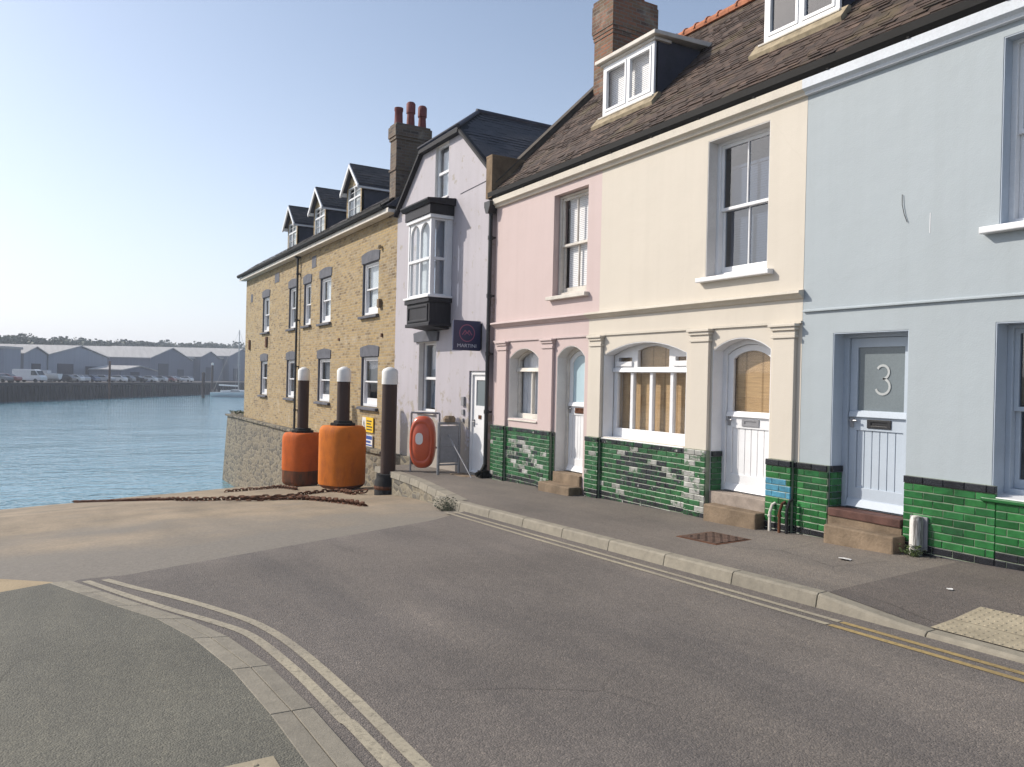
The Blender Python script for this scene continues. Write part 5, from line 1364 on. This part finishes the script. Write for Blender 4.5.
shed('shed', 46.8, 70.5, 22, 66, 5.3, 7.5, 'shed_wall', 'shed_roof', 'wide grey gabled shed with pale roof behind the parked van', doors=[(50, 56, -.3, 3.4), (61, 66, -.3, 3.0)])
shed('shed', 54, 70, 9.5, 17, 2.3, 3.1, 'shed_wall_dark', 'shed_roof', 'low dark store with pale roof standing in front of the wide grey shed', doors=[(58, 62, -.3, 1.9)])
shed('shed', 92, 118, 22, 70, 5.9, 9.0, 'shed_wall_dark', 'shed_roof', 'tall slate blue gabled shed in the middle with the longest pale roof', doors=[(97, 103, -.3, 4.5), (109, 113, -.3, 3)])
shed('shed', 118.6, 124.5, 24, 66, 6.6, 7.2, 'shed_wall_dark', 'shed_roof', 'narrow slate blue link between the two dark gabled sheds', flat=True)
shed('shed', 124.8, 139, 22, 70, 7.2, 9.0, 'shed_wall_dark', 'shed_roof', 'smaller slate blue gabled shed right of the tall middle shed', doors=[(129, 134, -.3, 4)])
shed('shed', 139.5, 147.5, 24, 66, 7.2, 7.8, 'shed_wall_dark', 'shed_roof', 'flat slate blue shed just left of the shed nearest the yacht mast', flat=True)
shed('shed', 148, 172, 22, 70, 8.2, 11.0, 'shed_wall_dark', 'shed_roof', 'slate blue gabled shed farthest right, behind the yacht mast', doors=[(152, 157, -.3, 4)])

def car_body(kind):
    P = {'hatch': [(-1.95, .35), (-2.0, .75), (-1.85, .98), (-1.0, 1.05), (-.35, 1.45), (1.1, 1.48), (1.75, 1.05), (1.95, .9), (1.98, .35)],
         'van': [(-2.5, .4), (-2.55, 1.0), (-2.2, 1.25), (-1.6, 2.15), (-1.2, 2.3), (2.5, 2.3), (2.6, 2.1), (2.6, .4)]}[kind]
    hw = .86 if kind == 'hatch' else 1.0; mb = MB()
    for lo, hi, sh in ((0, 1, 0),):
        A = [mb.pt((-hw*(1 if z < 1.1 else (.82 if kind == 'hatch' else .94)), y, z)) for y, z in P]; B = [mb.pt((hw*(1 if z < 1.1 else (.82 if kind == 'hatch' else .94)), y, z)) for y, z in P]
        n = len(P)
        for k in range(n): mb.fi([A[k], A[(k+1) % n], B[(k+1) % n], B[k]])
        for t in tessellate_polygon([[V((y, z, 0)) for y, z in P]]): mb.fi([A[q] for q in t]); mb.fi([B[q] for q in t])
    g = MB()
    if kind == 'hatch':
        g.face([(-.70, -.98, 1.075), (.70, -.98, 1.075), (.66, -.40, 1.43), (-.66, -.40, 1.43)]); g.face([(-.68, 1.15, 1.46), (.68, 1.15, 1.46), (.70, 1.70, 1.10), (-.70, 1.70, 1.10)])
        for s in (-1, 1): g.face([(s*.86, -.85, 1.06), (s*.86, 1.55, 1.06), (s*.735, 1.02, 1.43), (s*.735, -.30, 1.41)])
        g.v = [(x*1.006, y, z+.012) for x, y, z in g.v]
    else:
        g.face([(-.9, -2.16, 1.32), (.9, -2.16, 1.32), (.85, -1.64, 2.1), (-.85, -1.64, 2.1)]); g.v = [(x, y-.02, z+.015) for x, y, z in g.v]
        k = len(g.v)
        for s in (-1, 1): g.face([(s*1.01, -2.0, 1.3), (s*1.01, -.8, 1.3), (s*.96, -.8, 2.05), (s*.96, -1.55, 2.05)])
    return mb, g
def wheels(parent, kind):
    r_, ys, hw = (.31, (-1.25, 1.25), .80) if kind == 'hatch' else (.34, (-1.6, 1.6), .92)
    for y in ys:
        for s in (-1, 1):
            w = MB(); w.tube([(s*hw-.1, y, r_), (s*hw+.1, y, r_)], r_, 12); w.build('wheel', M['tyre'], parent)
protos = {}
def vehicle(kind, colr, s, b, label, rot):
    name = 'parked_van' if kind == 'van' else 'parked_car'
    key = (kind, colr)
    p = qp(s, b, -.37)
    if key not in protos:
        t = thing(name, label, 'van' if kind == 'van' else 'car', (0, 0, 0), 'vehicles parked along the far quay')
        mb, g = car_body(kind); mb.build('body', M['car_'+colr], t, bevel=.06); g.build('windows', M['car_glass'], t, recalc=False); wheels(t, kind); protos[key] = t
    else:
        t = copy_tree(protos[key]); t['label'] = label
    t.location = p; t.rotation_euler.z = rot
RQ = math.atan2(-.845, -.535)-math.pi/2
cars = [(6, 'hatch', 'grey', 'grey car parked farthest left on the far quay'), (8.2, 'hatch', 'red', 'dull red car parked left of the white van'),
        (14, 'van', 'white', 'white van parked on the far quay, the tallest vehicle there'),
        (24, 'hatch', 'black', 'dark car parked just right of the small trailer boat'), (27, 'hatch', 'white', 'white car next after the dark car near the boat'), (29, 'hatch', 'silver', 'silver car with a white car on its left and a blue car on its right'),
        (32.4, 'hatch', 'blue', 'dark blue car in front of the low dark store'), (38, 'hatch', 'silver', 'silver car before the red channel post'), (43, 'hatch', 'white', 'white car just right of the thin channel post'), (46.5, 'hatch', 'grey', 'grey car parked at the right end of the low dark store'),
        (51.5, 'hatch', 'black', 'black car parked before the gap between sheds'), (56.5, 'hatch', 'white', 'white car in the gap before the tall middle shed'), (61.5, 'hatch', 'silver', 'silver car at the left corner of the tall middle shed'),
        (66, 'hatch', 'red', 'dark red car parked below the tall middle shed'), (70, 'hatch', 'silver', 'silver car second from the right on the quay'), (75.5, 'hatch', 'white', 'white car parked farthest right on the far quay')]
for s, k, c, lab in cars: vehicle(k, c, s, 4.5, lab, RQ+random.uniform(-.06, .06)+(.0 if k == 'van' else random.choice((0, math.pi))))
def hull(mb, L, W, H, z0, n=12):
    rings = []
    for k in range(n+1):
        t = k/n; x = -L/2+L*t; w = W/2*(1-max(0, (t-.45)/.55)**2.2)*(.78+.22*min(1, t*4)); sh = H*(1+.25*t*t); kz = z0-.0+.25*max(0, (t-.7)/.3)**2*H
        rings.append([mb.pt(p) for p in ((x, 0, kz-.35), (x, w*.62, kz-.1), (x, w*.93, z0+sh*.55), (x, w, z0+sh), (x, -w, z0+sh), (x, -w*.93, z0+sh*.55), (x, -w*.62, kz-.1))])
    for A, B in zip(rings, rings[1:]):
        for j in range(7): mb.fi([A[j], A[(j+1) % 7], B[(j+1) % 7], B[j]])
    mb.fi(rings[0]); mb.fi(rings[-1][::-1])
bp = qp(19.4, 5, -.37)
bt = thing('small_boat', 'small white motor boat on a trailer right of the white van', 'boat', (0, 0, 0))
mb = MB(); hull(mb, 5.2, 2., .75, .85); mb.build('hull', M['hull'], bt)
mb = MB(); mb.prism([(-.6, 1.6), (1.0, 1.6), (.5, 2.15), (-.5, 2.2)], -.7, .7, 'Y'); mb.build('cabin', M['car_silver'], bt)
mb = MB(); mb.box(-2.2, 2.6, -.6, .6, .42, .5); mb.tube([(-.6, -.8, .3), (-.6, .8, .3)], .3, 10); mb.build('trailer', M['galv'], bt)
bt.location = bp; bt.rotation_euler.z = math.atan2(.861, .508)+math.pi
yt = thing('yacht', 'white sailing yacht with bare mast moored left of the brick building', 'yacht', (0, 0, 0))
mb = MB(); hull(mb, 11, 3.3, 1.0, 0.05, 16); mb.build('hull', M['hull'], yt)
mb = MB(); mb.box(-5.3, 4.6, -1.66, 1.66, .28, .36); mb.v = []; mb.f = []; mb.c = []; mb.mi = []
mb.prism([(-3.2, 1.05), (2.6, 1.25), (1.9, 1.6), (-.4, 1.75), (-1.0, 1.62), (-3.2, 1.5)], -1.05, 1.05, 'Y'); ca = mb.build('cabin', M['hull'], yt, bevel=.08)
mb = MB()
for s in (-1, 1): mb.face([(-.9, s*1.06, 1.3), (1.4, s*1.06, 1.38), (1.2, s*1.06, 1.55), (-.7, s*1.06, 1.55)])
mb.build('windows', M['car_glass'], ca, recalc=False)
mb = MB(); mb.tube([(.6, 0, 1.2), (.6, 0, 15.6)], .10, 8); mb.tube([(.6, -.9, 7.5), (.6, .9, 7.5)], .04, 6); mb.build('mast', M['alu'], yt)
mb = MB(); mb.tube([(.5, 0, 2.6), (-3.9, 0, 2.75)], .16, 8); mb.build('boom', M['hull'], yt)
mb = MB()
for a, b in (((5.4, 0, 1.3), (.6, 0, 15.4)), ((-5.3, 0, 1.1), (.6, 0, 15.5)), ((.4, 1.5, 1.1), (.6, .9, 7.5)), ((.4, -1.5, 1.1), (.6, -.9, 7.5)), ((.6, .9, 7.5), (.6, 0, 15)), ((.6, -.9, 7.5), (.6, 0, 15))): mb.tube([a, b], .025, 4)
mb.build('rigging', M['alu'], yt)
mb = MB()
for x in (-5, -3.8, -2.4, 3, 4.6): mb.tube([(x, -1.3 if x < 4 else -.6, 1.1), (x, -1.3 if x < 4 else -.6, 1.75)], .03, 4); mb.tube([(x, 1.3 if x < 4 else .6, 1.1), (x, 1.3 if x < 4 else .6, 1.75)], .03, 4)
mb.build('guard_rail', M['alu'], yt)
yt.location = (-183.6, 29.6, WZ); yt.rotation_euler.z = math.atan2(.861, .508)
for (x, y, top, r_, cap, lab) in ((-174.3, 21, 2.2, .32, 'pile', 'short dark channel pile standing left of the yacht'), (-196, 26.5, 4.6, .25, 'pile_white', 'pale topped channel pile close behind the yacht stern'), (-165.5, 2.3, 3.9, .20, 'rust', 'thin red channel post in front of the far quay cars')):
    t = thing('channel_pile', lab, 'channel pile', (x, y, WZ)); mb = MB(); mb.lathe([(r_, WZ-1), (r_, top-.6)], x, y, 10); mb.build('post', M['pile' if cap != 'rust' else 'rust'], t, smooth=True)
    mb = MB(); mb.lathe([(r_*1.1, top-.6), (r_*1.1, top-.1), (r_*.4, top)], x, y, 10); mb.build('cap', M[cap], t, smooth=True)
# trees behind the sheds
def tree_proto(seed):
    rnd = random.Random(seed); t = thing('tree', 'tree', 'tree', (0, 0, 0), 'trees beyond the far sheds')
    mb = MB(); mb.tube([(0, 0, -.5), (.1, 0, 2.5), (0, .1, 6)], [.4, .3, .15], 8)
    lobes = []
    for k in range(9):
        a = rnd.uniform(0, 6.28); rr = rnd.uniform(.3, 3.2); lobes.append((rr*math.cos(a), rr*math.sin(a), rnd.uniform(5, 11), rnd.uniform(1.5, 2.9)))
    for x, y, z, r_ in lobes[:6]: mb.tube([(0, 0, 3.5), (x*.5, y*.5, z*.7), (x, y, z)], [.18, .1, .04], 5)
    mb.build('trunk', M['bark'], t)
    c = MB()
    for x, y, z, r_ in lobes:
        for q in range(150):
            d = V((rnd.gauss(0, 1), rnd.gauss(0, 1), rnd.gauss(0, 1))).normalized()*r_*rnd.uniform(.55, 1.05); p = V((x, y, z))+V((d.x*1.15, d.y*1.15, d.z*.85))
            n = V((rnd.gauss(0, 1), rnd.gauss(0, 1), rnd.gauss(0, 1))).normalized(); a = n.orthogonal().normalized(); b = n.cross(a); s = rnd.uniform(.25, .55)
            c.cur = rnd.random(); c.face([p+a*s, p+b*s*.7, p-a*s, p-b*s*.7])
    c.build('crown', M['leaf'], t, recalc=False); return t
TP = [tree_proto(k) for k in range(4)]
spots = [(114.9, 0.9), (118.0, 0.95), (121.5, 0.98), (125.0, 0.97), (128.5, 0.94), (132.7, 0.94), (137.4, 0.96), (141.8, 0.96), (145.8, 0.99), (151.5, 0.87), (157.1, 1.0), (162.9, 1.01), (167.5, 1.01), (173.7, 1.02), (182.4, 1.04), (189.1, 1.06), (196.4, 1.1), (204.6, 1.13), (213.4, 1.14), (221.7, 1.17), (230.1, 1.17), (238.4, 1.19), (245.8, 1.21), (254.3, 1.24), (263.7, 1.28), (273.5, 1.31), (283.4, 1.35), (294.0, 1.39)]
words = ['farthest left of the tree row behind the far sheds', 'second tree from the left, behind the dark flat building', 'third tree from the left, tallest of the row', 'fourth tree from the left, behind the narrow grey block', 'fifth tree from the left in the far row', 'sixth tree from the left in the far row', 'seventh tree from the left, behind the wide grey shed', 'eighth tree from the left, behind the wide grey shed', 'ninth tree from the left, behind the wide grey shed', 'lower tree in the dip after the ninth tree from the left', 'first tree right of the dip in the far tree row', 'second tree right of the dip in the far tree row', 'third tree right of the dip in the far tree row', 'fourth tree right of the dip, smaller than its neighbours', 'fifth tree right of the dip, lowest of the middle trees', 'sixth tree right of the dip, above the long pale roof', 'seventh tree right of the dip, above the long pale roof', 'eighth tree right of the dip, above the long pale roof', 'ninth tree right of the dip, above the long pale roof', 'tenth tree right of the dip, near the tall middle shed', 'last full sized tree, above the tall middle shed apex']+['small distant treetop number %s along the ridge of the right sheds' % w for w in ('one', 'two', 'three', 'four', 'five', 'six', 'seven')]
for k, ((s, sc_), lab) in enumerate(zip(spots, words)):
    t = TP[k] if k < 4 else copy_tree(TP[k % 4]); t['label'] = 'dark green '+lab if not lab.startswith('small') else lab
    t.location = qp(s, 80+random.uniform(-3, 3), -.4); t.scale = (sc_*1.5, sc_*1.5, sc_*1.13); t.rotation_euler.z = random.uniform(0, 6.28)

# ------------------------------------------------------------------ the air
mb = MB(); mb.box(-2100, 1500, -2000, 2000, -11, 22)
hm = bpy.data.materials.new('haze'); hm.use_nodes = True; hn = hm.node_tree; hn.nodes.clear()
ho = hn.nodes.new('ShaderNodeOutputMaterial'); hv = hn.nodes.new('ShaderNodeVolumePrincipled')
hv.inputs['Color'].default_value = (.80, .88, 1, 1); hv.inputs['Density'].default_value = .00075; hv.inputs['Anisotropy'].default_value = .2
hn.links.new(hv.outputs[0], ho.inputs['Volume'])
mb.build('haze', hm, kind='stuff')
# ------------------------------------------------------------------ light, sky, camera
SD = V((-1.05, -1.0, 1.0)).normalized(); EL = math.asin(SD.z); AZ = math.atan2(SD.x, SD.y)
w = bpy.data.worlds.new('World'); sc.world = w; w.use_nodes = True; nt = w.node_tree; nt.nodes.clear()
out = nd(nt, 'ShaderNodeOutputWorld'); bg = nd(nt, 'ShaderNodeBackground'); sky = nd(nt, 'ShaderNodeTexSky')
sky.sky_type = 'NISHITA'; sky.sun_disc = False; sky.sun_elevation = EL; sky.sun_rotation = AZ
sky.air_density = 1.0; sky.dust_density = 1.3; sky.ozone_density = 1.5; sky.altitude = 0
bg.inputs[1].default_value = .122
hs = nd(nt, 'ShaderNodeHueSaturation'); hs.inputs['Saturation'].default_value = .84; nt.links.new(sky.outputs[0], hs.inputs['Color'])
sx = nd(nt, 'ShaderNodeSeparateXYZ'); nt.links.new(nd(nt, 'ShaderNodeTexCoord').outputs['Generated'], sx.inputs[0])
hz_f = math_(nt, 'POWER', math_(nt, 'SUBTRACT', 1., math_(nt, 'MAXIMUM', sx.outputs[2], 0.)), 5.)
nt.links.new(mixc(nt, hs.outputs[0], (5.5, 5.7, 6.7, 1), math_(nt, 'MULTIPLY', hz_f, .75)), bg.inputs[0]); nt.links.new(bg.outputs[0], out.inputs[0])
sl_ = bpy.data.lights.new('sun', 'SUN'); sl_.energy = 3.6; sl_.angle = rad(.53); sl_.color = (1, .925, .82)
so = bpy.data.objects.new('sun', sl_); COL.objects.link(so); so.rotation_euler = SD.to_track_quat('Z', 'Y').to_euler(); so.location = (-20, -20, 30)
cd = bpy.data.cameras.new('camera'); cam = bpy.data.objects.new('camera', cd); COL.objects.link(cam); sc.camera = cam
cd.sensor_fit = 'HORIZONTAL'; cd.sensor_width = 36; cd.lens = 785/1024*36; cd.clip_start = .05; cd.clip_end = 20000
R_, U_, B_ = V((.50796056, .86106377, .02335088)), V((-.01458338, -.01850805, .99972235)), V((.86125687, -.50816006, .00315586))
mtx = Matrix((R_, U_, B_)).transposed().to_4x4(); mtx.translation = (6.45587534, -7.9, 1.85); cam.matrix_world = mtx
sc.view_settings.view_transform = 'Standard'; sc.view_settings.look = 'None'; sc.view_settings.gamma = 1; sc.view_settings.use_curve_mapping = False
sc.view_settings.exposure = .45
sc.render.engine = 'CYCLES'; sc.cycles.use_denoising = True; sc.cycles.max_bounces = 6; sc.cycles.transparent_max_bounces = 10
try: sc.cycles.denoiser = 'OPENIMAGEDENOISE'
except Exception: pass
